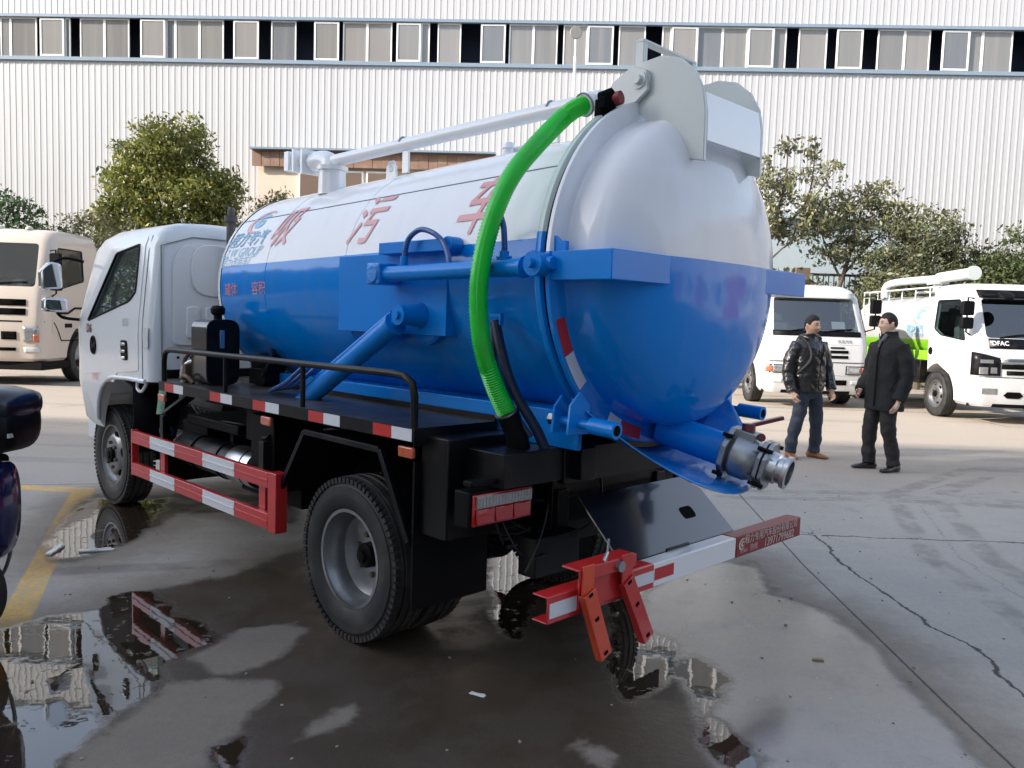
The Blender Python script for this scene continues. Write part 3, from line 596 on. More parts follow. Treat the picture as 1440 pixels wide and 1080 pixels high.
def front_patch(tab, y0, y1, z0, z1, off, cf=.2, n=9, th=.006, taper=0):
    mb = MB(); ys = lin(0, 1, n); zs = lin(z0, z1, 5)
    fn = lambda o: (lambda u, z: (frontx(tab, (y0+(y1-y0)*u)*(1-taper*(z-z0)/(z1-z0)), z, cf)+o, (y0+(y1-y0)*u)*(1-taper*(z-z0)/(z1-z0)), z))
    mb.grid(fn(off), ys, zs); return mb
def make_cab(parent, tab, cf, cr, paint, win, wscreen, arch, doorp, scr='glassd'):
    """win: side window outline, wscreen: (half width, z0, z1), arch: (x, z, r, cut box or None), doorp: door outline"""
    ms = [paint, MT['dark']]
    zt = tab[-1][0]
    cav = lambda: cab_loft(tab, max(.05, cf-.05), .06, .055, 0, win[1]-.0, zt-.07) if False else cab_loft(tab, max(.05, cf-.05), .06, .055, 0, min(p_[1] for p_ in win)-.42, zt-.06)
    def cavm(): c = cav(); c.m = [1]*len(c.m); return c
    wy0, wz0, wz1 = wscreen
    wsp = roundpoly([(-wy0, wz0), (wy0, wz0), (wy0*.93, wz1), (-wy0*.93, wz1)], .07)
    midx = (lerp_tab(tab, wz0, 1)+lerp_tab(tab, wz0, 2))/2+.15
    ops = [(cavm(), 'DIFFERENCE'), (side_prism(win, -3, 3), 'DIFFERENCE'), (front_prism(wsp, midx, midx+3), 'DIFFERENCE')]
    ax_, az_, ar_, box, well = (tuple(arch)+(None,))[:5]
    am = MB().cyl((ax_, -3, az_), (ax_, 3, az_), ar_, n=40)
    ops.append((am, 'DIFFERENCE'))
    if well: ops.append((MB().cyl((well[0], -well[3], well[1]), (well[0], well[3], well[1]), well[2], n=40), 'DIFFERENCE'))
    if box: ops.append((MB().bb((box[0], -3, box[1]), (box[2], 3, box[3])), 'DIFFERENCE'))
    cab = link('cab', carve(cab_loft(tab, cf, cr), ops, ms, 'cab', 40), parent)
    for sg in (1, -1):
        d = carve(cab_loft(tab, cf, cr, 0, .005), [(side_prism(doorp, .3*sg, 3*sg), 'INTERSECT'), (side_prism(roundpoly(win, .03), -3, 3), 'DIFFERENCE'), (cab_loft(tab, cf, cr, 0, -.012), 'DIFFERENCE')], ms, 'door', 40)
        door = link('door', d, parent)
        side_pane(tab, win, sg, -.012).build('window', MT['glass'], door)
        mb = MB(); pts = [(a, sg*(lerp_tab(tab, b, 3)+.003), b) for a, b in win]; mb.tube(pts, .010, 6, closed=True); mb.build('window_seal', MT['blackmatt'], door)
        if sg == 1: left_door = door
        else: right_door = door
    mb = MB(); hw = lerp_tab(tab, wz0, 3)-cf
    ws = front_patch(tab, -wy0, wy0, wz0-.02, wz1+.02, -.012, cf, taper=.06).build('windscreen', MT[scr], cab)
    # seats, dash and wheel seen through the glass
    x0 = lerp_tab(tab, wz0, 2)+.35; mb = MB()
    for yy in (-.42, .42):
        mb.box((x0, yy, wz0-.12), (.16, .5, .62), V((0, 1, 0)) and M.Rotation(-.15, 3, 'Y')); mb.box((x0-.02, yy, wz0+.3), (.1, .26, .2))
    mb.build('seat', MT['seat'], cab, bevel=.03)
    mb = MB(); mb.bb((lerp_tab(tab, wz0, 1)-.42, -hw, wz0-.3), (lerp_tab(tab, wz0, 1)-.10, hw, wz0-.03)); mb.build('dashboard', MT['blackmatt'], cab, bevel=.03)
    mb = MB(); c = V((x0+.62, .42, wz0+.02)); R = M.Rotation(.9, 3, 'Y')
    mb.tube([c+R @ V((0, .21*math.cos(a), .21*math.sin(a))) for a in lin(0, 2*PI, 25)[:-1]], .014, 6, closed=True)
    mb.build('steering_wheel', MT['blackmatt'], cab)
    return cab, left_door, right_door

def wheel_parts(parent, pos, sgn, dual_concave, R=.3875, rimr=.232, W=.2, paint=None, tread=True, lab=None):
    """sgn +1: outside face towards +y"""
    paint = paint or MT['steelw']; ax = (0, sgn, 0)
    n = 80; mb = MB(); w2 = W/2
    pr = [(-w2*.72, rimr-.008), (-w2*.95, rimr+.02), (-w2, rimr+.075), (-w2*.93, R-.045), (-w2*.78, R-.008), (-w2*.55, R), (-w2*.5, R-.012), (-w2*.44, R-.012), (-w2*.4, R), (-w2*.1, R+.002), (-w2*.06, R-.01), (w2*.06, R-.01), (w2*.1, R+.002), (w2*.4, R), (w2*.44, R-.012), (w2*.5, R-.012), (w2*.55, R), (w2*.78, R-.008), (w2*.93, R-.045), (w2*.985, rimr+.11), (w2, rimr+.08), (w2*1.01, rimr+.072), (w2*.99, rimr+.06), (w2*.95, rimr+.02), (w2*.72, rimr-.008)]
    mb.lathe(pr, (0, 0, 0), ax, n)
    # shoulder lugs
    for k in range(72):
        a = 2*PI*k/72
        for s_ in (1, -1):
            c = V((math.cos(a)*(R-.0165), s_*sgn*w2*.80, math.sin(a)*(R-.0165))); Rm = M.Rotation(-a, 3, 'Y')
            mb.box(c, (.025, w2*.36, .021), Rm)
    if lab is None: root = MB()
    rim = MB()
    if dual_concave:   # deep dish, as on the outer wheel of a dual pair
        prof = [(w2*.78, rimr), (w2*.86, rimr+.004), (w2*.86, rimr-.012), (w2*.70, rimr-.014), (w2*.55, rimr-.026), (w2*.1, rimr-.036), (-w2*.2, rimr-.04), (-w2*.35, rimr-.07), (-w2*.42, .115), (-w2*.42, 0)]
    else:
        prof = [(w2*.78, rimr), (w2*.86, rimr+.004), (w2*.86, rimr-.010), (w2*.62, rimr-.014), (w2*.45, rimr-.028), (w2*.42, rimr-.045), (w2*.78, .150), (w2*.86, .128), (w2*.86, .05), (w2*.86, 0)]
    rim.lathe(prof, (0, 0, 0), ax, 56)
    ro = rim.build('wheel', paint, parent); ro.location = pos
    mb.build('tyre', MT['rubber'], ro)
    hb = MB(); zz = -w2*.42 if dual_concave else w2*.86
    fz_ = .55 if dual_concave else .32
    hb.lathe([(zz-.01, .062), (zz+.07*fz_, .058), (zz+.085*fz_, .05), (zz+.085*fz_, .03), (zz+.115*fz_, .028), (zz+.12*fz_, 0)], (0, 0, 0), ax, 24)
    hb.build('hub', MT['blackmatt'], ro)
    nb_ = MB(); hh = MB()
    for k in range(6):
        a = 2*PI*k/6+.3; rr = .096
        nb_.cyl((rr*math.cos(a), sgn*(zz-.005), rr*math.sin(a)), (rr*math.cos(a), sgn*(zz+.018), rr*math.sin(a)), .016, .014, n=6)
        a += PI/6
        if not dual_concave:
            d = V((math.cos(a), 0, math.sin(a))); tq = V((-math.sin(a), 0, math.cos(a))); c = d*.170+V((0, sgn*(w2*.665), 0)); nn = V((0, sgn*.86, 0))+d*.5; nn.normalize(); dd = nn.cross(tq)
            vs = [c+tq*(.036*math.cos(b))+dd*(.017*math.sin(b))+nn*.004 for b in lin(0, 2*PI, 17)[:-1]]; MB().add(vs, [tuple(range(16))]).build('hand_hole', MT['gap'], ro)
    nb_.build('wheel_nuts', mat('rusty_wheel_nut', (.16, .13, .09), .5, metal=.6, var=.3, vs=30) if not bpy.data.materials.get('rusty_wheel_nut') else bpy.data.materials['rusty_wheel_nut'], ro)
    return ro

# ------------------------------------------------------------------ the sewage suction truck
YAW, TX, TY = .7869, -.1075, 4.3832
truck = thing('suction_truck', 'blue and white sewage tanker truck with a green hose, parked mid yard', 'truck', (TX, TY, 0), YAW+PI/2)
ZC0, RT_, TILT = 1.745, .64, .024
zc = lambda x: ZC0-TILT*(x+1.05)
def oncyl(x, a, off=0):     # point on the barrel: a = angle above the horizontal on the left side
    return (x, (RT_+off)*math.cos(a), zc(x)+(RT_+off)*math.sin(a))
def tk(name, mb, m, bevel=0, **k): return mb.build(name, m, truck, bevel, **k)

# tank barrel with dished front
mb = MB(); xs = [-1.0, -.6, -.1, .5, 1.2, 1.87]; n = 96; vs = []
for x in xs:
    for k in range(n): a = 2*PI*k/n; vs.append((x, RT_*math.cos(a), zc(x)+RT_*math.sin(a)))
mb.add(vs, [(i*n+k, (i+1)*n+k, (i+1)*n+(k+1) % n, i*n+(k+1) % n) for i in range(len(xs)-1) for k in range(n)])
barrel = tk('vacuum_tank', mb, MT['tank'], ang=60)
mb = MB(); mb.lathe([(0, RT_+.004), (.035, RT_+.002), (.075, RT_-.02), (.11, .57), (.16, .42), (.19, .22), (.2, 0)], (1.868, 0, zc(1.868)), (1, 0, -TILT), 72); mb.build('tank_front_head', MT['white'], barrel, ang=60)
mb = MB(); a = math.asin(.43/RT_); mb.tube([oncyl(x, a, .0005) for x in lin(-.99, 1.87, 12)], .0028, 6); mb.build('weld_seam', mat('dark_weld_seam', (.12, .12, .13), .6), barrel)
for x in (.47, 1.3):
    mb = MB(); mb.tube([oncyl(x, t_, .0) for t_ in lin(0, 2*PI, 73)[:-1]], .0022, 5, closed=True); mb.build('weld_seam', MT['tank'], barrel)
# reinforcing plate and stays on the left flank
mb = MB(); mb.bb((-.365, .54, zc(0)-.275), (.50, .646, zc(0)+.108)); tk('reinforcing_plate', mb, MT['blue'], .003)
mb = MB(); mb.bb((-.42, .60, zc(0)+.10), (.08, .70, zc(0)+.155)); mb.cyl((-.42, .63, zc(0)+.128), (-.42, .70, zc(0)+.128), .036, n=20); tk('cylinder_mount_bar', mb, MT['blue'], .004)
# rear stiffening ring curve on the barrel, near the door
mb = MB(); mb.lathe([(0, RT_-.01), (0, RT_+.012), (-.05, RT_+.012), (-.05, RT_-.01)], (-.72, 0, zc(-.72)), (1, 0, 0), 72, a0=-.15, a1=1.2); 

# tank flange, seal and rear door
mb = MB(); mb.lathe([(.05, RT_-.01), (.045, .735), (.035, .742), (.012, .742), (.008, .735), (.008, RT_)], (-1.03, 0, 1.745), (1, 0, 0), 96); flange = tk('tank_flange', mb, MT['ring'], ang=40)
mb = MB(); mb.lathe([(.012, .62), (.012, .722), (-.012, .722), (-.012, .62)], (-1.032, 0, 1.745), (1, 0, 0), 96); mb.build('door_seal', MT['gap'], flange)
lidprof = [(.0, .66), (.0, .736), (.003, .742), (.020, .742), (.024, .736), (.026, .676), (.030, .662), (.045, .655), (.125, .652)]
h = .215; r0 = .652
for k in range(1, 22):
    t_ = k/21*PI/2; e = .70; r_ = r0*max(0, math.cos(t_))**e; lidprof.append((.125+h*math.sin(t_)**(1.0), r_ if k < 21 else 0))
mb = MB(); mb.lathe(lidprof, (-1.046, 0, 1.745), (-1, 0, 0), 112); lid = tk('rear_door', mb, MT['lid'], ang=35)
# reflective tape on the door rim
def rimtape(name, a0, a1, m, r0=.675, r1=.728):
    mb = MB(); aa = lin(math.radians(a0), math.radians(a1), 8)
    vs = [(-1.0735, r*math.cos(q), 1.745+r*math.sin(q)) for q in aa for r in (r0, r1)]
    mb.add(vs, [(2*i, 2*i+1, 2*i+3, 2*i+2) for i in range(7)]); mb.build(name, m, lid)
rimtape('red_tape', -17, -29, MT['redtape']); rimtape('white_tape', -29.2, -42, MT['whitetape'])
rimtape('red_tape', -68, -80, MT['redtape']); rimtape('white_tape', -104, -112, MT['whitetape']); rimtape('white_tape', -60, -67.5, MT['whitetape'])
# cross beam sunk in the door
mb = MB(); mb.bb((-1.362, -.765, 1.682), (-1.07, .735, 1.792)); mb.build('cross_beam', MT['blue'], lid, .004)
# hinge arms and pins
hp = [(-.845, 2.385), (-.90, 2.47), (-.98, 2.555), (-1.07, 2.602), (-1.17, 2.612), (-1.26, 2.588), (-1.33, 2.53), (-1.375, 2.45), (-1.39, 2.36), (-1.392, 2.16), (-1.34, 2.165), (-1.30, 2.25), (-1.22, 2.33), (-1.10, 2.40), (-1.06, 2.40), (-1.0, 2.34), (-.92, 2.30)]
lp = [p_ for p_ in hp if p_[0] < -1.02]+[(-1.03, 2.46), (-1.03, 2.56)]
lp = [(-1.0, 2.56), (-1.07, 2.602), (-1.17, 2.612), (-1.26, 2.588), (-1.33, 2.53), (-1.375, 2.45), (-1.39, 2.36), (-1.392, 2.17), (-1.30, 2.19), (-1.15, 2.33), (-1.05, 2.42), (-.99, 2.45)]
for yy in (.22, -.22):
    mb = MB(); mb.prism(lp, lambda a, b: (a, yy-.01, b), lambda a, b: (a, yy+.01, b)); mb.build('hinge_arm', MT['grey'], lid, .003)
mb = MB(); mb.prism([(-1.376, 2.44), (-1.39, 2.36), (-1.392, 2.25), (-1.378, 2.25), (-1.376, 2.36), (-1.362, 2.43)], lambda a, b: (a, -.21, b), lambda a, b: (a, .21, b)); mb.build('hinge_cover', MT['white'], lid, .002)
mb = MB()
for yy in (.245, -.175): mb.prism([(-.80, 2.28), (-.86, 2.42), (-.95, 2.54), (-1.05, 2.59), (-1.12, 2.56), (-1.13, 2.48), (-1.06, 2.43), (-1.0, 2.3)], lambda a, b: (a, yy-.01, b), lambda a, b: (a, yy+.01, b))
mb.build('hinge_bracket', MT['grey'], flange, .003)
mb = MB(); mb.cyl((-1.085, -.26, 2.525), (-1.085, .28, 2.525), .02, n=16); mb.lathe([(0, .045), (.012, .045), (.014, .036), (.03, .036), (.03, 0)], (-1.085, .232, 2.525), (0, 1, 0), 24); mb.build('hinge_pin', MT['grey'], lid)
mb = MB(); mb.bb((-1.06, .17, 2.59), (-1.02, .20, 2.70)); mb.bb((-1.06, -.20, 2.59), (-1.02, -.17, 2.70)); mb.bb((-1.06, -.2, 2.70), (-1.02, .2, 2.712)); mb.build('lifting_handle', MT['grey'], flange, .002)
# vent valve beside the hinge
mb = MB(); mb.cyl((-.97, .36, 2.28), (-1.0, .37, 2.375), .036, n=20); vv = tk('vent_valve', mb, MT['white'])
mb = MB(); mb.cyl((-1.0, .37, 2.365), (-1.01, .375, 2.43), .042, .044, n=8); mb.cyl((-1.0, .395, 2.43), (-1.03, .35, 2.455), .03, n=12); mb.bb((-1.045, .345, 2.39), (-1.01, .42, 2.435)); mb.build('valve_body', MT['gap'], vv, .004)
mb = MB(); mb.cyl((-1.03, .35, 2.435), (-1.068, .345, 2.44), .030, .027, n=20); mb.build('valve_cap', mat('dark_red_cap', (.22, .02, .025), .35), vv)
# folded apron under the door
mb = MB(); aa = lin(-47, 47, 25); rows = []
for q in aa:
    t_ = math.radians(q); k = max(0, math.cos(t_*90/48)) ; c_ = math.cos(t_); s_ = math.sin(t_)
    row = []
    for u in lin(0, 1, 7):
        r_ = .752+.10*u*k+.012; x_ = -1.0-.03-(.46*k)*u-.02; row.append((x_, r_*s_, 1.745-r_*c_-.03*u*u*k))
    rows.append(row)
vs = [p_ for r_ in rows for p_ in r_]; mb.add(vs, [(i*7+j, (i+1)*7+j, (i+1)*7+j+1, i*7+j+1) for i in range(24) for j in range(6)])
ap = mb.build('drip_apron', mat('blue_apron_paint', BLUE, .3, coat=.5, var=.2, vs=20, dirt=(.25, .33, .45), dirts=14, dirtamt=.35), truck, ang=60); md = ap.modifiers.new('s', 'SOLIDIFY'); md.thickness = .005

# discharge pipe, gate valve and outlet
A0 = V((-1.10, 0, 1.075)); dv = V((-.515, -.10, -.125)).normalized(); q_ = dv.cross(V((0, 1, 0))).normalized(); s2 = q_.cross(dv)
pipe = MB().cyl(A0, A0+dv*.31, .072, n=36); pipe = tk('discharge_pipe', pipe, MT['blue'])
def flange_plate(mb, c, d, half, th, ch):
    u = d.cross(V((0, 0, 1))).normalized(); v_ = u.cross(d).normalized()
    pl = roundpoly([(-half, -half), (half, -half), (half, half), (-half, half)], ch, 2)
    mb.prism(pl, lambda a, b: c+u*a+v_*b, lambda a, b: c+u*a+v_*b+d*th)
    return u, v_
mb = MB(); c1 = A0+dv*.31; uu, vv_ = flange_plate(mb, c1, dv, .112, .024, .07)
mb.lathe([(.02, .076), (.04, .094), (.10, .094), (.135, .080), (.15, .07)], c1, dv, 32); c2 = c1+dv*.15; flange_plate(mb, c2, dv, .100, .018, .06); flange_plate(mb, c2+dv*.024, dv, .100, .018, .06)
mb.box(c1+dv*.085+V((0, 0, .08)), (.09, .09, .07), M((dv, uu, vv_)).transposed())
gv = tk('gate_valve', mb, MT['steel'], .003)
mb = MB(); c3 = c2+dv*.042; mb.lathe([(0, .066), (.03, .064), (.036, .056), (.055, .056), (.06, .068), (.078, .070), (.08, .060), (.08, .052), (.0, .052)], c3, dv, 36); mb.build('hose_coupling', MT['bright'], gv, ang=25)
MB().lathe([(-.0, .0), (0, .053)], c3+dv*.01, dv, 24).build('outlet_bore', MT['gap'], gv)
for cc, hf in ((c1, .084), (c2, .074)):
    for sx in (-1, 1):
        for sy in (-1, 1): p_ = cc+uu*(hf*sx)+vv_*(hf*sy); MB().cyl(p_-dv*.010, p_+dv*.052 if cc is c2 else p_+dv*.032, .009, n=6).build('bolt', MT['blackmatt'], gv)
mb = MB(); hb_ = c1+dv*.09+V((0, 0, .125)); mb.cyl(hb_-V((0, 0, .03)), hb_+V((0, 0, .022)), .028, n=16); mb.bar(hb_+V((0, 0, .012)), hb_+V((-.10, -.10, .05)), .032, .016); mb.cyl(hb_+V((-.06, -.0, -.03)), hb_+V((-.062, .006, -.03)), .018, n=12); mb.build('valve_handle', MT['maroon'], gv, .004)

# swing-bolt clamps low on the rim, one each side
def clamp(sg):
    mb = MB(); y_ = .565*sg; z_ = 1.145
    mb.cyl((-.965, y_, z_-.012), (-1.20, y_, z_-.02), .018, n=14); mb.cyl((-1.16, y_, z_-.018), (-1.285, y_, z_-.024), .033, n=24)
    o = tk('swing_bolt', mb, MT['blue'])
    mb = MB(); mb.lathe([(0, .0), (0, .021)], (-1.2862, y_, z_-.024), (-1, 0, 0), 16); mb.build('bore', MT['gap'], o)
    mb = MB(); mb.cyl((-.945, y_, z_-.012), (-.975, y_, z_-.012), .026, n=6); mb.build('nut', MT['bright'], o)
    for (xa, lean, hh_) in ((-1.0, 0, .10), (-1.095, 1, .12)):
        mb = MB(); mb.prism([(-.055, -.05), (.055, -.05), (.045, hh_*.55), (0, hh_), (-.045, hh_*.55)], lambda a, b: (xa-.006+a*.25*lean, y_+a*sg+.0, z_+b-.01), lambda a, b: (xa+.006+a*.25*lean, y_+a*sg, z_+b-.01)); mb.build('lug_plate', MT['blue'], o, .002)
clamp(1); clamp(-1)

# door-lift ram along the flank with its hoses
mb = MB(); A_ = V((-.05, .742, 1.722)); B_ = V((-.925, .742, 1.735)); mb.cyl(A_, B_, .036, n=28); mb.cyl(B_, B_+V((-.02, 0, 0)), .042, n=28); mb.cyl(A_+V((.03, 0, 0)), A_, .05, n=12)
ram = tk('door_lift_ram', mb, MT['blue'])
mb = MB(); mb.cyl(B_, (-1.0, .742, 1.74), .018, n=14); mb.cyl((-1.035, .70, 1.743), (-1.035, .80, 1.743), .047, n=28); mb.cyl((-1.035, .80, 1.743), (-1.035, .825, 1.743), .018, n=10); mb.cyl((-1.06, .75, 1.743), (-1.10, .75, 1.745), .030, .024, n=16); mb.build('rod_eye', MT['blue'], ram)
mb = MB(); mb.box((-.005, .735, 1.722), (.10, .115, .10)); mb.cyl((-.005, .64, 1.722), (-.005, .80, 1.722), .045, n=18); mb.build('ram_bracket', MT['bluerough'], ram, .008)
mb = MB(); mb.prism([(-1.13, 1.83), (-1.10, 1.83), (-1.06, 1.86), (-1.05, 1.74), (-1.13, 1.74)], lambda a, b: (a, .70, b), lambda a, b: (a, .72, b)); mb.build('ram_lug', MT['blue'], lid, .003)
bh = mat('painted_wrapped_hose', (.008, .075, .30), .4, coat=.3, var=.3, vs=60, bump=.8, bs=70)
for P_ in ([(-.175, .742, 1.75), (-.18, .74, 1.82), (-.20, .735, 1.88), (-.27, .73, 1.915), (-.35, .725, 1.90), (-.42, .72, 1.855), (-.47, .73, 1.79), (-.49, .745, 1.75)],
           [(-.70, .70, 1.90), (-.73, .72, 1.945), (-.78, .735, 1.95), (-.815, .742, 1.90), (-.825, .742, 1.83), (-.825, .742, 1.77)]):
    mb = MB(); mb.tube(spline(P_, 6), .0125, 9); mb.build('hydraulic_hose', bh, ram)
mb = MB(); mb.cyl((-.175, .742, 1.75), (-.175, .742, 1.80), .017, n=8); mb.cyl((-.825, .742, 1.765), (-.825, .742, 1.80), .020, n=6); mb.box((-.825, .742, 1.77), (.06, .03, .02)); mb.build('hose_fitting', MT['blue'], ram, .002)
# tipping ram
mb = MB(); T0 = V((-.185, .735, 1.535)); T1 = V((.78, .70, 1.03)); dr = (T1-T0).normalized(); mb.cyl(T0+dr*.10, T1, .05, n=28); mb.cyl(T0+dr*.085, T0+dr*.11, .056, n=28); mb.cyl(T0+dr*.13+V((0, -.01, .068)), T1+V((0, 0, .07)), .014, n=10)
tip = tk('tipping_ram', mb, MT['blue'])
mb = MB(); mb.cyl(T0, T0+dr*.1, .026, n=16); mb.cyl(T0+V((0, -.045, 0)), T0+V((0, .045, 0)), .046, n=24); mb.cyl(T0+V((0, .045, 0)), T0+V((0, .06, 0)), .02, n=12); mb.build('rod_eye', MT['blue'], tip)
mb = MB(); c_ = V((-.185, 0, 1.535)); mb.lathe([(.58, .135), (.612, .135), (.622, .12), (.625, .065), (.70, .048), (.745, .046)], c_, (0, 1, 0), 36); tk('trunnion_boss', mb, MT['blue'], ang=30)
mb = MB()
for k in range(3):
    y_ = .80-.04*k; mb.tube(spline([(.98+.05*k, y_-.03, 1.09), (.86, y_, 1.12), (.72, y_+.02, 1.16), (.60, y_, 1.24)], 5), .012, 8)
mb.build('hydraulic_hose', bh, tip)

# white lettering and marks on the barrel
def on_tank(xc, ac, k=1): return lambda a, b, l=0: oncyl(xc-a*k, ac+b/RT_, .0025+l)
brush = lambda xc, ac: (lambda a, b, l=0: oncyl(xc-a*.78, ac+b*1.05/RT_, .0025+l))
letter('lettering', '吸', .30, brush(1.25, .55), MT['redletter'], barrel, shear=.38, bold=.0035)
letter('lettering', '污', .31, brush(.385, .475), MT['redletter'], barrel, shear=.38, bold=.0035)
letter('lettering', '车', .33, brush(-.47, .47), MT['redletter'], barrel, shear=.38, bold=.0035)
letter('lettering', '程力专汽', .115, on_tank(1.655, .47), MT['bluelogo'], barrel, shear=.45, bold=.002)
letter('lettering', 'CLW GROUP', .085, on_tank(1.665, .335), MT['bluelogo'], barrel, shear=.45)
letter('lettering', '程力改装车厂', .072, on_tank(1.69, .235), MT['bluelogo'], barrel, shear=.45)
mb = MB(); f_ = on_tank(1.62, .70)
def arcband(mb, r0, r1, a0, a1, fn, ox=0, oy=0, sh=.3, n=24, mi=0):
    vs = []
    for k in range(n+1):
        u = k/n; a = math.radians(a0+(a1-a0)*u); wv = math.sin(PI*u)**.6
        for r_ in (r1, r1-(r1-r0)*max(.12, wv)): x_ = r_*1.15*math.cos(a); y_ = r_*math.sin(a); vs.append(fn(ox+x_+sh*y_, oy+y_))
    mb.add(vs, [(2*i, 2*i+1, 2*i+3, 2*i+2) for i in range(n)], mi)
arcband(mb, .062, .10, 40, 300, f_); mb.build('emblem_crescent', MT['redletter'], barrel, smooth=False)
mb = MB(); arcband(mb, .01, .06, 20, 340, f_, .02, 0); arcband(mb, .0, .018, 150, 390, f_, .045, 0); mb.build('emblem_globe', MT['bluelogo'], barrel, smooth=False)
letter('stencil_mark', '罐体', .085, on_tank(1.72, -.035), MT['redletter'], barrel); letter('stencil_mark', '容积', .085, on_tank(1.37, -.035), MT['redletter'], barrel)

# ------------------------------------------------------------------ top suction pipe and green hose
mb = MB(); mb.tube([(1.32, .25, 2.452), (-.79, .25, 2.482)], .036, 24); mb.tube([(-.78, .25, 2.482), (-.86, .245, 2.484), (-.885, .243, 2.485), (-.90, .242, 2.485)], [.042, .042, .036, .016], 20); mb.tube(spline([(-.78, .25, 2.482), (-.82, .256, 2.480), (-.845, .285, 2.465), (-.85, .325, 2.445)], 6), .044, 24)
pipe2 = tk('suction_pipe', mb, MT['white'])
mb = MB(); mb.cyl((1.20, .25, 2.25), (1.20, .25, 2.40), .085, .08, n=28); mb.cyl((1.20, .25, 2.395), (1.20, .25, 2.42), .095, n=28); mb.tube(spline([(1.20, .25, 2.36), (1.22, .25, 2.44), (1.30, .25, 2.47), (1.40, .25, 2.47)], 5), .06, 20)
mb.box((1.43, .25, 2.47), (.02, .16, .15)); mb.cyl((1.42, .25, 2.47), (1.53, .25, 2.485), .045, n=20); mb.box((1.54, .25, 2.487), (.02, .15, .14)); mb.cyl((1.55, .25, 2.487), (1.62, .25, 2.495), .05, n=20); mb.box((1.64, .25, 2.495), (.05, .13, .12)); mb.build('pipe_swivel', MT['white'], pipe2, .004)
for x_, z_ in ((.47, 2.31), (-.62, 2.33)): MB().bar((x_, .25, z_), (x_, .25, z_+.12), .012, .055, (1, 0, 0)).build('pipe_stand', MT['white'], pipe2, .002)
for x_ in (.49, -.60):
    mb = MB(); z_ = 2.452+(1.32-x_)*.0142; mb.tube([(x_, .25+.039*math.cos(q), z_+.039*math.sin(q)) for q in lin(.3, PI+.6, 14)], .006, 6); mb.build('u_bolt', MT['steel'], pipe2)
for (x_, y_) in ((.72, .16), (-.05, -.1)):
    mb = MB(); z_ = zc(x_)+math.sqrt(RT_**2-y_**2); pl = [(-.05, -.02), (.05, -.02), (.045, .06), (.02, .095), (-.02, .095), (-.045, .06)]
    mb.prism(pl, lambda a, b: (x_+a, y_-.006, z_+b), lambda a, b: (x_+a, y_+.006, z_+b)); o = tk('lifting_eye', mb, MT['white'], .002); MB().cyl((x_, y_-.0075, z_+.05), (x_, y_+.0075, z_+.05), .02, n=16).build('eye_hole', MT['steel'], o)
mb = MB(); mb.cyl((-.02, -.05, 2.35), (-.02, -.05, 2.43), .03, n=14); mb.cyl((-.02, -.05, 2.43), (-.02, -.05, 2.46), .04, .03, n=14); tk('breather_pipe', mb, MT['white'])
# green hose, ribbed
HP = spline([(-.848, .312, 2.452), (-.842, .40, 2.404), (-.832, .55, 2.272), (-.805, .70, 2.095), (-.788, .79, 1.889), (-.777, .83, 1.664), (-.780, .81, 1.439), (-.785, .74, 1.267), (-.792, .67, 1.147)], 32)
mb = MB(); mb.tube(HP, [.037+(.0030 if i % 2 else -.0020) for i in range(len(HP))], 20); hose = tk('suction_hose', mb, MT['green'], ang=80)
mb = MB(); mb.tube([HP[0], HP[3]], .052, 16); mb.tube([HP[-4], HP[-1]], .050, 16); mb.build('hose_clamp', MT['steel'], hose)
mb = MB(); mb.tube(spline([(-.792, .667, 1.15), (-.81, .63, 1.06), (-.82, .60, .95)], 5), .047, 18); mb.build('hose_stub', MT['blackmatt'], hose)
mb = MB(); mb.tube(spline([(-.70, .66, 1.52), (-.745, .665, 1.40), (-.80, .64, 1.24), (-.87, .57, 1.08), (-.90, .52, .96)], 6), .022, 10); mb.tube(spline([(-.69, .665, 1.50), (-.73, .685, 1.36), (-.80, .66, 1.19), (-.87, .60, 1.05)], 6), .011, 8); tk('cable_conduit', mb, mat('blue_black_conduit', (.012, .02, .05), .5, var=.4, vs=40))
mb = MB(); mb.box((-.70, .655, 1.545), (.06, .02, .012)); mb.box((-.73, .655, 1.53), (.01, .02, .05)); tk('hose_hook', mb, MT['blue'])

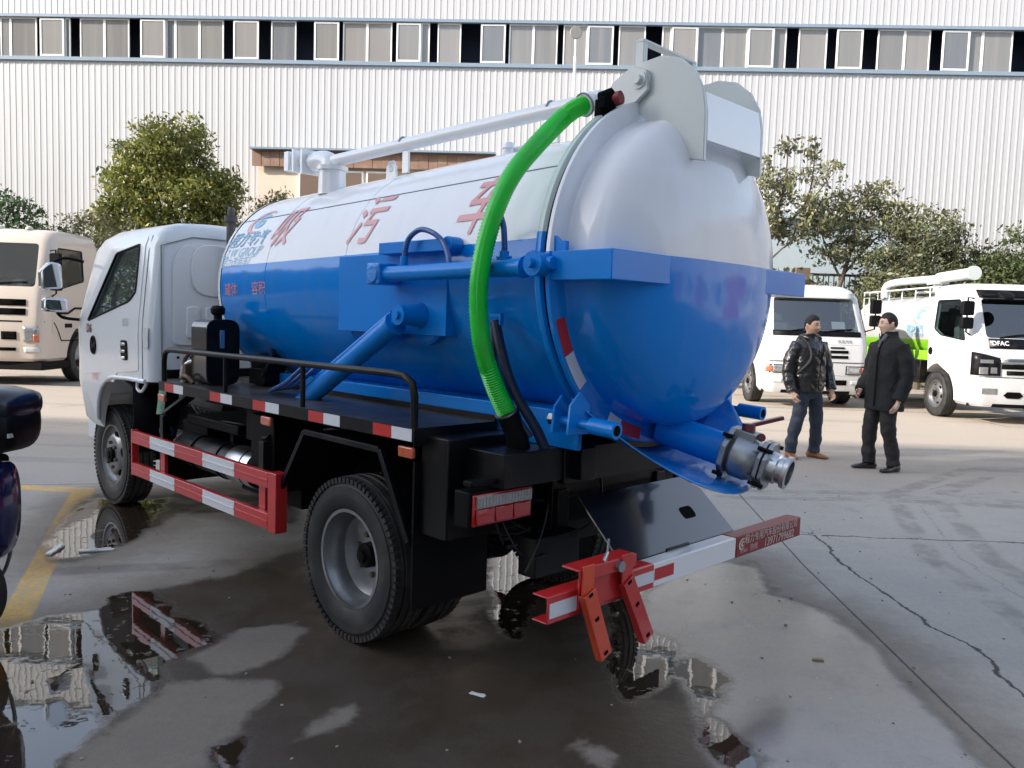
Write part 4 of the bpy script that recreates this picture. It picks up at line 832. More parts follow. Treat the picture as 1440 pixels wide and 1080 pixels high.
# ------------------------------------------------------------------ side decks, rails, skirts, chassis
mb = MB(); mb.bb((-1.02, .452, 1.0), (1.45, .478, 1.158)); mb.bb((-1.02, -.478, 1.0), (1.45, -.452, 1.158)); mb.bb((-1.02, -.45, 1.10), (1.45, .45, 1.152)); tk('tank_cradle', mb, MT['blue'], .004)
mb = MB(); mb.bb((-.98, .30, .86), (2.6, .40, .998)); mb.bb((-.98, -.40, .86), (2.6, -.30, .998)); tk('sub_frame', mb, MT['black'], .004)
mb = MB(); mb.bb((-.86, .33, .60), (4.0, .40, .80)); mb.bb((-.86, -.40, .60), (4.0, -.33, .80))
for x_ in (-.8, -.55, .6, 1.4, 2.2): mb.bb((x_-.04, -.33, .64), (x_+.04, .33, .78))
tk('chassis_rails', mb, MT['black'], .004)
def deck(sg):
    mb = MB(); mb.bb((-.56, .50*sg, 1.052), (2.02, .965*sg, 1.074)); d = tk('side_deck', mb, MT['deck'], .002)
    mb = MB(); mb.bb((-.56, .9655*sg, 1.016), (2.02, .9705*sg, 1.075)); mb.bb((-.566, .5*sg, 1.0), (-.5605, .97*sg, 1.075)); mb.bb((-.55, .492*sg, 1.05), (1.5, .4995*sg, 1.10)); mb.build('deck_edge', MT['black'], d, .001)
    for i, x_ in enumerate((1.795, 1.165, .66, .112, -.414)):
        wd = .13; y0, y1 = .971*sg, .9725*sg
        MB().bb((x_, y0, 1.019), (x_+wd, y1, 1.070)).build('red_tape', MT['redtape'], d, smooth=False); MB().bb((x_-wd-.008, y0, 1.019), (x_-.002, y1, 1.070)).build('white_tape', MT['whitetape'], d, smooth=False)
    for x_ in (-.50, .675, 2.005):
        m_ = MB(); m_.bb((x_-.05, .945*sg, .945), (x_+.05, .965*sg, .992)); o = m_.build('side_marker', MT['amber'], d, .006)
    mb = MB(); pts = [(2.0, .945*sg, 1.07), (2.0, .945*sg, 1.20), (1.985, .945*sg, 1.25), (1.94, .945*sg, 1.272), (1.87, .945*sg, 1.276), (.6, .945*sg, 1.283), (-.38, .945*sg, 1.287), (-.46, .945*sg, 1.283), (-.515, .945*sg, 1.255), (-.532, .945*sg, 1.20), (-.532, .945*sg, 1.07)]
    mb.tube(pts, .0165, 12); r = tk('hand_rail', mb, MT['black'], ang=60)
    mb = MB()
    for x_ in (1.16, .34): mb.tube([(x_, .945*sg, 1.07), (x_, .945*sg, 1.275)], .013, 10)
    mb.build('rail_post', MT['black'], r)
    # wheel-arch frame and mudguard
    prof = [(.60, .58), (.335, .952), (-.285, .947), (-.50, .58)]
    mb = MB()
    for a_, b_ in zip(prof, prof[1:]): mb.bar((a_[0], .93*sg, a_[1]), (b_[0], .93*sg, b_[1]), .028, .028)
    o = tk('wheel_arch_frame', mb, MT['black'], .003)
    mb = MB(); pr2 = [(.60, .60), (.335, .938), (-.285, .933), (-.47, .62)]; mb.add([(a, .50*sg, b) for a, b in pr2]+[(a, .915*sg, b) for a, b in pr2], [(i, i+1, i+5, i+4) for i in range(3)]); ob = mb.build('mudguard', MT['blackmatt'], o, smooth=False); ob.modifiers.new('s', 'SOLIDIFY').thickness = .006
    mb = MB(); mb.bb((-.525, .50*sg, .29 if sg > 0 else .5), (-.512, .93*sg, .93)); mb.build('mud_flap', MT['blackmatt'], o)
    mb = MB(); mb.bb((-.70, .50*sg, .62), (-.53, .90*sg, 1.04)); tk('tool_box', mb, MT['black'], .006)
deck(1); deck(-1)
# side guards
def guard(sg):
    y = .955*sg; o = None
    segs = ((2.48, 2.17, 'redtape'), (2.17, 1.785, 'whitetape'), (1.785, 1.395, 'redtape'), (1.395, 1.0, 'whitetape'), (1.0, .63, 'redtape'))
    mb = MB()
    for z0 in (.623, .408): mb.bb((.63, y-.02, z0), (2.47, y+.012*sg, z0+.083))
    g = tk('side_guard', mb, MT['red'], .004)
    for z0 in (.623, .408):
        for x1, x0, m_ in segs:
            mb = MB(); yb = y+.0125*sg; mb.bb((x0+.001, yb, z0+.002), (x1-.001, yb+.003*sg, z0+.081)); mb.bb((x0+.001, yb+.003*sg, z0+.036), (x1-.001, yb+.007*sg, z0+.047))
            mb.build(('red' if m_[0] == 'r' else 'white')+'_rail_section', MT['red'] if m_[0] == 'r' else MT['whitetape'], g, .001)
    mb = MB(); mb.bb((.545, y-.05*sg, .402), (.628, y+.017*sg, .712)); mb.build('end_plate', MT['red'], g, .004)
    mb = MB(); mb.bb((2.472, y-.03*sg, .402), (2.492, y+.015*sg, .712)); mb.build('end_plate', MT['red'], g, .003)
    for x_ in (2.06, .76):
        mb = MB(); mb.bb((x_-.035, y-.045*sg, .40), (x_+.035, y-.0225*sg, .70)); mb.build('post', MT['red'], g, .003)
        mb = MB(); mb.bar((x_, y-.04*sg, .70), (x_, y-.04*sg, .85), .05, .05, (1, 0, 0)); mb.bar((x_, y-.04*sg, .85), (x_, y-.25*sg, 1.0), .05, .05, (1, 0, 0)); mb.build('hanger', MT['black'], g, .004)
guard(1); guard(-1)
mb = MB(); mb.bb((.90, .86, .82), (1.05, .875, 1.0)); tk('bracket_plate', mb, MT['blackmatt'], .003)
# air tanks, battery, exhaust, spare clutter on the left
mb = MB(); mb.lathe([(0, 0), (.0, .05), (.02, .09), (.05, .108), (1.02, .108), (1.05, .09), (1.07, .05), (1.07, 0)], (1.08, .74, .62), (1, 0, 0), 36); at = tk('air_tank', mb, MT['black'])
for x_ in (1.5, 1.85, 1.2):
    mb = MB(); mb.tube([(x_, .74+.111*math.cos(q), .62+.111*math.sin(q)) for q in lin(0, 2*PI, 29)[:-1]], .006, 6, closed=True); mb.bb((x_-.02, .55, .72), (x_+.02, .74, .80)); mb.build('tank_strap', MT['blackmatt'], at)
mb = MB(); mb.lathe([(0, .1085), (.012, .1125), (.26, .1125), (.27, .1085)], (1.12, .74, .62), (1, 0, 0), 36); mb.build('highlight_band', MT['bright'], at)  # bright band added to draw the white highlight on the tank's end
mb = MB(); mb.cyl((1.06, .74, .60), (.95, .75, .57), .035, n=14); mb.cyl((.96, .75, .57), (.93, .75, .57), .05, n=6); mb.cyl((1.0, .75, .6), (1.0, .80, .58), .022, n=8); mb.build('drain_valve', MT['bright'], at)
mb = MB(); mb.bb((.75, .45, .45), (1.45, .70, .58)); mb.bb((1.9, .42, .48), (2.35, .68, .78)); mb.bb((1.3, .45, .80), (2.0, .80, .86)); mb.bb((.7, .60, .62), (.95, .9, .98)); tk('battery_box', mb, MT['blackmatt'], .008)
mb = MB()
for k in range(6): mb.tube(spline([(2.15, .5+.04*k, .80+.02*k), (1.8, .62+.03*k, .78+.012*k), (1.4, .66+.02*k, .76+.02*k), (1.0, .6, .8)], 6), .008, 6)
mb.tube(spline([(2.2, .55, .66), (2.23, .74, .64), (2.16, .75, .62)], 6), .045, 14); tk('air_hoses', mb, MT['rubber'])
mb = MB(); mb.cyl((2.18, .84, .72), (2.24, .85, .73), .035, n=16); tk('filler_cap', mb, mat('blue_plastic_cap', (.03, .06, .25), .4))
mb = MB(); mb.bb((2.14, .83, .43), (2.19, .90, .60)); mb.bb((2.12, .5, .40), (2.16, .86, .62)); tk('guard_stay', mb, MT['blackmatt'], .004)
# axles, springs, differential, driveshaft
mb = MB(); mb.cyl((0, -.80, .3875), (0, .80, .3875), .06, n=20); mb.lathe([(-.17, .03), (-.12, .13), (0, .17), (.12, .13), (.17, .03)], (0, 0, .39), (1, 0, 0), 24); mb.cyl((.1, 0, .42), (2.2, 0, .62), .045, n=14); mb.cyl((3.4496, -.7, .36), (3.4496, .7, .36), .05, n=14)
for sg in (1, -1):
    for k in range(5): mb.bb((-.55+.06*k, .33*sg, .47+.018*k), (.55-.06*k, .40*sg, .485+.018*k)); mb.bb((2.95+.05*k, .33*sg, .44+.016*k), (3.95-.05*k, .39*sg, .453+.016*k))
tk('axle_and_springs', mb, MT['black'])
for sg in (1, -1):
    wheel_parts(truck, (0, .81*sg, .3875), sg, True, W=.20); wheel_parts(truck, (0, .575*sg, .3875), sg, True, W=.20); wheel_parts(truck, (3.4496, .675*sg, .3875), sg, False, W=.20)

mb = MB(); rs_ = random.Random(5)
for k in range(9):
    a = V((rs_.uniform(-.8, -.5), rs_.uniform(-.3, .85), rs_.uniform(.8, .98))); b = V((rs_.uniform(-.95, -.7), rs_.uniform(-.2, .7), rs_.uniform(.5, .85))); m_ = (a+b)/2+V((-.06, rs_.uniform(-.1, .1), rs_.uniform(-.18, -.04))); mb.tube(spline([a, m_, b], 8), rs_.uniform(.004, .009), 6)
tk('rear_wiring', mb, mat('black_wire_sleeve', (.012, .012, .014), .4, spec=.6))
# hydraulic oil tank by the cab, left
mb = MB(); pl = roundpoly([(.66, 1.076), (.86, 1.076), (.86, 1.47), (.66, 1.47)], .06); mb.prism(pl, lambda a, b: (1.585, a, b), lambda a, b: (1.80, a, b)); ot = tk('oil_tank', mb, MT['olive'], .003)
mb = MB(); pl = roundpoly([(.655, 1.076), (.865, 1.076), (.865, 1.475), (.655, 1.475)], .07); mb.prism(pl, lambda a, b: (1.572, a, b), lambda a, b: (1.584, a, b)); mb.build('end_plate', MT['black'], ot, .002)
mb = MB(); mb.bb((1.564, .755, 1.30), (1.5715, .785, 1.41)); mb.build('sight_gauge', mat('blue_sight_glass', (.08, .20, .40), .15, coat=1), ot, .003)
mb = MB(); mb.cyl((1.69, .74, 1.46), (1.69, .74, 1.50), .025, n=14); mb.lathe([(0, .03), (.012, .042), (.04, .044), (.058, .03), (.06, 0)], (1.69, .74, 1.50), (0, 0, 1), 22); mb.build('breather_cap', MT['blackmatt'], ot)
mb = MB(); mb.tube(spline([(1.90, .86, 1.05), (1.92, .86, 1.14), (1.87, .83, 1.20), (1.82, .78, 1.18)], 6), .017, 10); tk('oil_pipe', mb, MT['bright'])
mb = MB(); mb.tube(spline([(1.95, .80, 1.08), (1.98, .82, 1.22), (1.90, .7, 1.3), (1.8, .6, 1.2)], 6), .016, 8); mb.tube(spline([(1.72, .88, 1.08), (1.78, .90, 1.12), (1.9, .88, 1.10)], 6), .014, 8); mb.bb((1.84, .84, 1.076), (1.88, .88, 1.19)); tk('oil_pipe', mb, mat('brown_oil_hose', (.12, .07, .045), .5, var=.3, vs=20), .003)
mb = MB(); mb.tube(spline([(1.45, .56, 1.13), (1.30, .60, 1.22), (1.45, .50, 1.30), (1.62, .5, 1.32)], 6), .018, 8); mb.box((1.5, .52, 1.13), (.2, .12, .1)); mb.cyl((1.4, .5, 1.2), (1.6, .5, 1.2), .07, n=16); tk('vacuum_pump', mb, MT['black'], .006)
mb = MB(); mb.tube(spline([(2.32, .82, 1.04), (2.30, .84, .93), (2.28, .86, .83)], 5), [(.025, .006)]*11, 8); tk('tie_strap', mb, MT['strap'])
# front wheel rear mudguard and step behind the cab
mb = MB(); pr = [(2.78, .50), (2.68, .74), (2.70, .98), (2.86, 1.02)]; mb.add([(a, .56, b) for a, b in pr]+[(a, .88, b) for a, b in pr], [(i, i+1, i+5, i+4) for i in range(3)]); o = tk('front_mud_flap', mb, MT['blackmatt']); o.modifiers.new('s', 'SOLIDIFY').thickness = .01
mb = MB(); mb.tube(spline([(2.50, .86, 1.02), (2.56, .87, .96), (2.64, .87, .97), (2.66, .86, 1.03)], 6), .011, 8); tk('grab_hook', mb, MT['cabwhite'])

# ------------------------------------------------------------------ rear: lamps, plate, bumper
def tail(sg):
    xr = -.885; y0 = .925; y1 = .60; zb_, zt_ = .722, .848
    mb = MB(); mb.bb((xr+.012, (y1-.02)*sg, zb_-.008), (xr+.10, (y0+.012)*sg, zt_+.01)); mb.bb((xr-.005, (y1-.18)*sg, zt_+.03), (xr+.05, (y0+.014)*sg, zt_+.055)); o = tk('tail_lamp', mb, MT['blackmatt'], .006)
    mb = MB(); mb.bb((xr, y1*sg, zb_), (xr+.0115, y0*sg, zt_)); mb.build('red_lens_frame', MT['redlens'], o, .004)
    for k in range(3):
        a = y0-.012-.102*k; mb = MB(); mb.bb((xr-.010, (a-.096)*sg, zb_+.008), (xr-.0005, a*sg, zb_+.068)); mb.build('red_lens', MT['redlens'], o, .004)
    mb = MB(); n = 34
    for k in range(n): a = y0-.016-.30*k/n; mb.bb((xr-.009-(.002 if k % 2 else 0), (a-.30/n)*sg, zb_+.074), (xr-.0005, a*sg, zb_+.118))
    mb.build('clear_lens', MT['clearlens'], o, smooth=False)
tail(1); tail(-1)
mb = MB(); mb.bb((-.90, .30, .45), (-.80, .58, .62)); mb.bb((-.93, -.34, .84), (-.89, .45, .995)); mb.bb((-.84, -.34, .55), (-.80, .42, .85)); mb.bb((-.92, .45, .86), (-.56, .80, 1.0)); tk('rear_cross_member', mb, MT['black'], .004)
GP = mat('gloss_black_plate', (.008, .008, .010), .16, coat=.5, var=.3, vs=5, spec=.6); GP.node_tree.nodes['Principled BSDF'].inputs['IOR'].default_value = 1.55; GP.node_tree.nodes['Principled BSDF'].inputs['Coat IOR'].default_value = 1.6
mb = MB(); pts = [(-.97, .40, .79), (-.97, -.36, .79), (-1.03, -.455, .74), (-1.215, -.475, .555), (-1.215, .40, .555)]
nn = V((-.69, 0, .72)); mb.prism([(0, 0)]*0 or [(p_[0], p_[1]) for p_ in pts], lambda a, b: (a, b, .79+(a+.97)*.959), lambda a, b: (a+.006, b, .784+(a+.97)*.959)); bpn = tk('splash_plate', mb, GP, .001)
mb = MB(); sl_ = roundpoly([(-1.13, -.28), (-1.085, -.28), (-1.085, -.18), (-1.13, -.18)], .02); mb.prism(sl_, lambda a, b: (a-.001, b, .79+(a+.97)*.959+.0015), lambda a, b: (a+.002, b, .788+(a+.97)*.959)); mb.build('slot', MT['gap'], bpn)
mb = MB(); mb.bb((-1.22, -.45, .50), (-1.20, .45, .556)); mb.bb((-1.24, -.05, .55), (-1.23, .12, .575)); tk('plate_holder', mb, MT['black'], .002)
bx = -1.314
def chan(mb, y0, y1, z0=.468, z1=.566, dx=0):
    mb.bb((bx+dx, y0, z0), (bx+.006+dx, y1, z1)); mb.bb((bx+.0065+dx, y0, z1-.006), (bx+.075, y1, z1)); mb.bb((bx+.0065+dx, y0, z0), (bx+.075, y1, z0+.006))
mb = MB(); chan(mb, .32, .955); bumper = tk('rear_bumper', mb, MT['red'], .003)
mb = MB(); chan(mb, -.322, .3195, .470, .564); mb.build('white_bumper_section', MT['white'], bumper, .003)
mb = MB(); chan(mb, -.962, -.3235, .470, .566, -.004); mb.build('sign_section', MT['darkred'], bumper, .003)
for nm, a, b, z0, z1, m_ in (('white_tape', .80, .945, .488, .542, 'whitetape'), ('white_tape', .325, .45, .492, .540, 'whitetape'), ('red_tape', .18, .315, .496, .545, 'redtape')):
    MB().bb((bx-.0018, a, z0), (bx-.0004, b, z1)).build(nm, MT[m_], bumper, smooth=False)
sgn_ = lambda y0, z0: (lambda a, b, l=0: (bx-.0050-l, y0-a, z0+b))
letter('sign_text', '程力专用汽车股份有限公司', .044, sgn_(-.66, .541), MT['signtext'], bumper, bold=.0005)
letter('sign_text', '热线', .036, sgn_(-.485, .496), MT['signtext'], bumper)
letter('sign_text', '13971799682', .056, sgn_(-.735, .497), MT['signtext'], bumper, shear=.1, bold=.001)
mb = MB(); f_ = sgn_(-.375, .528); arcband(mb, .016, .028, 40, 320, f_, sh=.2); arcband(mb, .003, .014, 0, 350, f_, .004, 0, .2); mb.build('sign_emblem', MT['signtext'], bumper, smooth=False)
letter('sign_text', '程力集团', .016, sgn_(-.39, .492), MT['signtext'], bumper)
# folding red bracket on the bumper
mb = MB(); mb.bb((bx-.03, .49, .640), (bx+.05, .83, .648)); mb.bb((bx-.034, .49, .600), (bx-.0305, .83, .648)); mb.bb((bx-.012, .52, .40+.09), (bx-.002, .80, .60)); br = tk('folding_bracket', mb, MT['red'], .002)
orange = mat('orange_red_paint', (.62, .06, .018), .4, coat=.3, var=.2, vs=12)
def leg(nm, y0, y1, m_):
    mb = MB(); mb.bb((bx-.042, y0-.032, .545), (bx-.0345, y0+.032, .66)); a = V((bx-.048, y0, .56)); b = V((bx-.058, y1, .30)); d = (b-a).normalized(); u = V((0, 1, 0)); u = (u-d*u.dot(d)).normalized(); w_ = d.cross(u)
    R_ = M((d, u, w_)).transposed(); mb.box((a+b)/2, ((b-a).length, .062, .006), R_); mb.box((a+b)/2+u*.031-w_*.012*(1 if w_.x < 0 else -1), ((b-a).length, .005, .03), R_); mb.box((a+b)/2-u*.031-w_*.012*(1 if w_.x < 0 else -1), ((b-a).length, .005, .03), R_)
    o = mb.build(nm, m_, br, .002); mb = MB()
    for k in (.03, .40, .93): mb.box(a+(b-a)*k+V((-.0038, 0, 0)), (.012, .02, .004), R_)
    mb.build('slots', MT['gap'], o, smooth=False)
leg('bracket_leg', .785, .685, orange); leg('bracket_leg', .555, .42, MT['red'])
mb = MB(); mb.cyl((bx-.05, .60, .62), (bx-.02, .60, .62), .022, n=8); mb.cyl((bx-.02, .66, .63), (bx-.02, .65, .73), .005, n=6); mb.cyl((bx-.02, .655, .68), (bx-.03, .69, .655), .006, n=6); mb.build('spring_pin', MT['steel'], br)

# ------------------------------------------------------------------ the truck's cab
TAB = [(.60, 4.10, 2.40, .80), (.66, 4.13, 2.38, .845), (.95, 4.16, 2.375, .885), (1.35, 4.15, 2.375, .89), (1.45, 4.13, 2.375, .885), (1.95, 3.88, 2.375, .838), (2.03, 3.78, 2.38, .81), (2.085, 3.64, 2.40, .755), (2.115, 3.45, 2.44, .66), (2.13, 3.2, 2.5, .5)]
win = roundpoly([(3.10, 1.925), (2.67, 1.985), (2.80, 1.595), (3.56, 1.415)], .035)
win = roundpoly([(3.09, 1.915), (2.655, 1.965), (2.655, 1.64), (2.76, 1.575), (3.57, 1.42)], .03)
doorp = roundpoly([(3.16, 1.985), (2.565, 2.02), (2.57, 1.10), (2.98, 1.06), (3.04, .98), (3.30, 1.04), (3.72, 1.0), (3.72, 1.40)], .03)
cab, ld, rd = make_cab(truck, TAB, .42, .07, MT['cabwhite'], win, (.76, 1.47, 1.99), (3.0, .52, .50, (2.2, .3, 3.0, 1.035), (3.45, .39, .50, .80)), doorp, 'glass')
mb = MB(); mb.tube(spline([(3.36, .78, 1.50), (3.33, .79, 1.56), (3.28, .79, 1.63), (3.24, .78, 1.70)], 6), .015, 8); mb.build('grab_handle', MT['blackmatt'], cab)
# door handle, emblem, lettering
ysd = lambda z: lerp_tab(TAB, z, 3)
mb = MB(); mb.prism(roundpoly([(2.75, 1.16), (2.87, 1.16), (2.88, 1.30), (2.76, 1.30)], .03), lambda a, b: (a, ysd(b)+.003, b), lambda a, b: (a, ysd(b)+.012, b)); mb.build('door_handle', MT['blackmatt'], ld, .003)
mb = MB()
for zz in (1.275, 1.225, 1.18): mb.bb((2.775, ysd(zz)+.0125, zz-.012), (2.855, ysd(zz)+.024, zz+.008))
mb.build('handle_pull', MT['chrome'], ld, .004)
mb = MB(); mb.tube([(3.44+.05*math.cos(q), ysd(1.24)+.010, 1.24+.065*math.sin(q)) for q in lin(0, 2*PI, 25)[:-1]], .007, 6, closed=True); mb.tube([(3.405, ysd(1.24)+.010, 1.22), (3.475, ysd(1.24)+.010, 1.26)], .009, 6); mb.tube([(3.44, ysd(1.24)+.010, 1.18), (3.44, ysd(1.24)+.010, 1.30)], .007, 6); mb.build('door_emblem', MT['blackmatt'], ld)
side = lambda xc, zc_: (lambda a, b, l=0: (xc-a, ysd(zc_+b)+.008+l, zc_+b))
letter('door_lettering', 'D6', .09, side(3.53, 1.36), mat('red_brown_badge', (.2, .06, .05), .4), ld, bold=.003)
letter('door_lettering', '东风', .06, side(2.80, 1.42), MT['bright'], ld); letter('door_lettering', '限载', .06, side(3.42, 1.0), MT['redletter'], ld); letter('door_lettering', '2人', .06, side(3.12, 1.0), MT['redletter'], ld)
# pressed panels on the cab's back wall
xb = 2.375
def press(pl, dx=.012, m_=None, nm='pressed_panel', r=.03):
    mb = MB(); q = roundpoly(pl, r); mb.prism(q, lambda a, b: (xb+.002, a, b), lambda a, b: (xb-dx, a*1.0, b)); return mb.build(nm, m_ or MT['cabwhite'], cab, .008)
press([(.74, 1.28), (.42, 1.28), (.42, 1.92), (.66, 1.98), (.74, 1.85)], .018, r=.05)
press([(.62, 1.62), (.30, 1.62), (.30, 1.98), (.62, 1.98)], .036, r=.14); press([(.655, 1.33), (.56, 1.33), (.56, 1.55), (.655, 1.55)], .036); press([(.52, 1.33), (.43, 1.33), (.43, 1.55), (.52, 1.55)], .036)
press([(.30, 1.25), (-.70, 1.25), (-.70, 1.55), (.30, 1.55)], .012)
mb = MB(); mb.bb((xb-.014, -.45, 1.60), (xb-.001, .25, 1.98)); mb.build('rear_window_seal', MT['blackmatt'], cab, .02); MB().bb((xb-.018, -.40, 1.64), (xb-.0145, .20, 1.94)).build('rear_window', MT['glassd'], cab)
mb = MB(); mb.tube([(xb-.004, .81, 1.20), (xb-.004, .815, 1.95), (xb-.004, .60, 2.02), (xb-.004, -.6, 2.02)], .005, 6); mb.tube([(2.50, ysd(z_)+.001, z_) for z_ in lin(1.05, 2.02, 10)], .004, 6); mb.build('body_seam', mat('grey_seam_sealer', (.25, .26, .27), .7), cab)
mb = MB()
for k in range(4): mb.cyl((xb-.003, .70-.09*k, 1.20), (xb-.0005, .70-.09*k, 1.20), .010, n=10)
mb.build('plugs', MT['gap'], cab)
mb = MB(); mb.prism(roundpoly([(2.40, 1.26), (2.48, 1.26), (2.48, 1.40), (2.40, 1.40)], .01), lambda a, b: (a, ysd(b)+.001, b), lambda a, b: (a, ysd(b)+.004, b)); mb.build('vent_grille', MT['grey'], cab, .001)
mb = MB(); mb.bb((2.34, -.8, 1.06), (2.42, .8, 1.12)); tk('cab_rear_cross_member', mb, MT['black'], .006)
# fender lip behind the door, front bumper
mb = MB(); ra = [(3.0+.505*math.cos(q), .52+.505*math.sin(q)) for q in lin(.3, PI/2, 14)]+[(2.8, 1.033), (2.6, 1.035), (2.45, 1.035)]; mb.tube([(a, min(ysd(b), .885)+.004, b) for a, b in ra], .016, 8); mb.build('fender_lip', MT['cabwhite'], cab)
mb = MB(); mb.bb((3.98, -.7, .40), (4.22, .7, .60)); tk('front_bumper', mb, MT['cabwhite'], .04)
# mirrors on the left front corner
mb = MB(); mb.tube(spline([(3.88, .82, 1.88), (3.90, .95, 1.90), (3.90, 1.04, 1.86)], 5), .012, 8); mb.tube(spline([(3.9, .85, 1.42), (3.90, .98, 1.44), (3.90, 1.03, 1.52)], 5), .012, 8); arm = tk('mirror_arm', mb, MT['blackmatt'])
mb = MB(); mb.prism(roundpoly([(.975, 1.66), (1.13, 1.645), (1.135, 1.80), (1.07, 1.865), (.985, 1.855)], .03), lambda a, b: (3.86, a, b), lambda a, b: (3.945-.02*abs(b-1.75), a*1.0, b)); mb.build('upper_mirror', MT['chrome'], arm, .015)
mb = MB(); mb.prism(roundpoly([(1.05, 1.67), (1.115, 1.67), (1.12, 1.80), (1.07, 1.845)], .02), lambda a, b: (3.852, a, b), lambda a, b: (3.859, a, b)); mb.build('mirror_glass', mat('mirror_glass', (.8, .8, .82), .01, metal=1), arm)
mb = MB(); mb.prism(roundpoly([(.94, 1.475), (1.12, 1.475), (1.115, 1.59), (.945, 1.585)], .03), lambda a, b: (3.86, a, b), lambda a, b: (3.93, a, b)); mb.build('lower_mirror', MT['chrome'], arm, .018)
mb = MB(); mb.cyl((2.25, .385, 1.5), (2.25, .385, 2.15), .03, n=20); mb.cyl((2.25, .385, 2.14), (2.25, .385, 2.18), .045, n=20); mb.tube([(2.25, .385, 2.17), (2.25, .385, 2.22), (2.25, .385, 2.24)], [.022, .025, .014], 14); tk('exhaust_stack', mb, mat('dull_dark_pipe', (.09, .08, .08), .6, var=.3, vs=20))

# ------------------------------------------------------------------ trucks parked behind
lime = mat('lime_green_paint', (.22, .52, .02), .3, coat=.5); beige = mat('cream_truck_paint', (.56, .485, .415), .32, coat=.4, var=.05); tanw = mat('parked_truck_white_paint', (.60, .61, .62), .25, coat=.4, var=.03, dirt=(.36, .33, .29), dirts=2.5, dirtamt=.22)  # tanw: off-white paint with grime, shared by the two parked white trucks
lampg = mat('headlamp_glass', (.30, .31, .32), .08, metal=.5, coat=1, var=.5, vs=18)
def fpatch(parent, tab, name, m, y0, y1, z0, z1, cf, off=.006, n=7):
    return front_patch(tab, y0, y1, z0, z1, off, cf, n).build(name, m, parent)
def solid(o, th): md = o.modifiers.new('s', 'SOLIDIFY'); md.thickness = th; md.offset = 1; return o
def bg_wheels(t_, y, R, xs, steer=0, conc=()):
    for x_ in xs:
        for sg in (1, -1): wheel_parts(t_, (x_, y*sg, R), sg, x_ in conc, R=R, rimr=R*.6, W=.23)
def mirror(t_, y, x, z0, z1, sg):
    mb = MB(); mb.tube([(x-.1, (y-.18)*sg, z1+.05), (x+.05, y*sg, z1+.06), (x+.05, y*sg, z0-.05), (x-.1, (y-.18)*sg, z0-.12)], .016, 8); a = mb.build('mirror_arm', MT['blackmatt'], t_)
    zz = z0+(z1-z0)*.42
    for p0, p1 in ((zz+.03, z1), (z0, zz)):
        mb = MB(); mb.prism(roundpoly([(y-.10, p0), (y+.10, p0), (y+.10, p1), (y-.10, p1)], .04), lambda a, b: (x, a*sg, b), lambda a, b: (x+.10, a*sg, b)); mb.build('mirror_housing', MT['blackmatt'], a, .015)
def wipers(cab, tab, z, ys, cf):
    mb = MB()
    for y0, y1 in ys: mb.tube([(frontx(tab, y, zz, cf)+.02, y, zz) for y, zz in ((y0, z), ((y0+y1)/2, z+.05), (y1, z+.07))], .012, 6)
    mb.build('wiper', MT['blackmatt'], cab)
def on_front(tab, yc, zc_, cf, off=.014): return lambda a, b, l=0: (frontx(tab, yc+a, zc_+b, cf)+off+l, yc+a, zc_+b)
# --- the white tanker on the right
t1 = thing('tanker_truck', 'white and lime green tanker truck with black mirrors, at the right edge', 'truck', (8.88, 15.1, 0), -PI/2)
TB = [(.30, 1.16, -.42, .93), (.36, 1.19, -.42, .99), (.80, 1.21, -.43, 1.02), (1.28, 1.18, -.44, 1.03), (1.45, 1.12, -.44, 1.02), (2.20, .72, -.44, .96), (2.34, .60, -.43, .91), (2.42, .42, -.5, .82), (2.45, .2, -.4, .65)]
wn = roundpoly([(.52, 2.14), (-.24, 2.14), (-.24, 1.62), (.02, 1.50), (.86, 1.42)], .05); dp = roundpoly([(.60, 2.24), (-.33, 2.24), (-.40, 1.10), (-.05, 1.0), (.62, .72), (.86, .72), (.98, 1.30)], .04)
cf = .22
c1_, l1, r1 = make_cab(t1, TB, cf, .07, tanw, wn, (.80, 1.48, 2.16), (0, .42, .56, (-.6, .2, -.0, .80)), dp)
solid(fpatch(c1_, TB, 'black_panel', MT['black'], -.78, .78, 1.30, 1.47, cf, .004), .006); letter('badge', 'DFAC', .105, on_front(TB, -.60, 1.39, cf), MT['whitetape'], c1_, bold=.003)
for sg in (1, -1):
    mb = MB(); mb.grid(lambda u, v: (frontx(TB, (.60+.41*u)*sg, .84+.40*v-.10*(1-u)*v, cf)+.008, (.60+.41*u)*sg, .84+.40*v-.10*(1-u)*v), lin(0, 1, 9), lin(0, 1, 4)); hl = solid(mb.build('headlamp', MT['black'], c1_, fix=True), .01)
    for (a, b, zz, s_) in ((.66, .76, .93, .05), (.80, .93, .92, .06), (.72, .92, 1.08, .03)): fpatch(hl, TB, 'lamp', lampg, a*sg, b*sg, zz-s_, zz+s_, cf, .022, 4)
    fpatch(c1_, TB, 'fog_lamp', lampg, .62*sg, .86*sg, .52, .62, cf, .006)
    mb = MB(); mb.prism(roundpoly([(.10, 0), (.16, .05), (.10, .11), (-.10, .11), (-.16, .05), (-.10, 0)], .01), lambda a, b: (frontx(TB, (.36+a)*sg, .46+b, cf)+.004, (.36+a)*sg, .46+b), lambda a, b: (frontx(TB, (.36+a)*sg, .46+b, cf)+.010, (.36+a)*sg, .46+b)); mb.build('bumper_grille', MT['gap'], c1_)
solid(fpatch(c1_, TB, 'grille', MT['gap'], -.58, .58, .96, 1.04, cf, .004), .008); solid(fpatch(c1_, TB, 'grille', MT['blackmatt'], -.50, .50, .86, .93, cf, .004), .008); solid(fpatch(c1_, TB, 'grille_bar', MT['bright'], -.60, .60, 1.06, 1.14, cf, .006), .012)
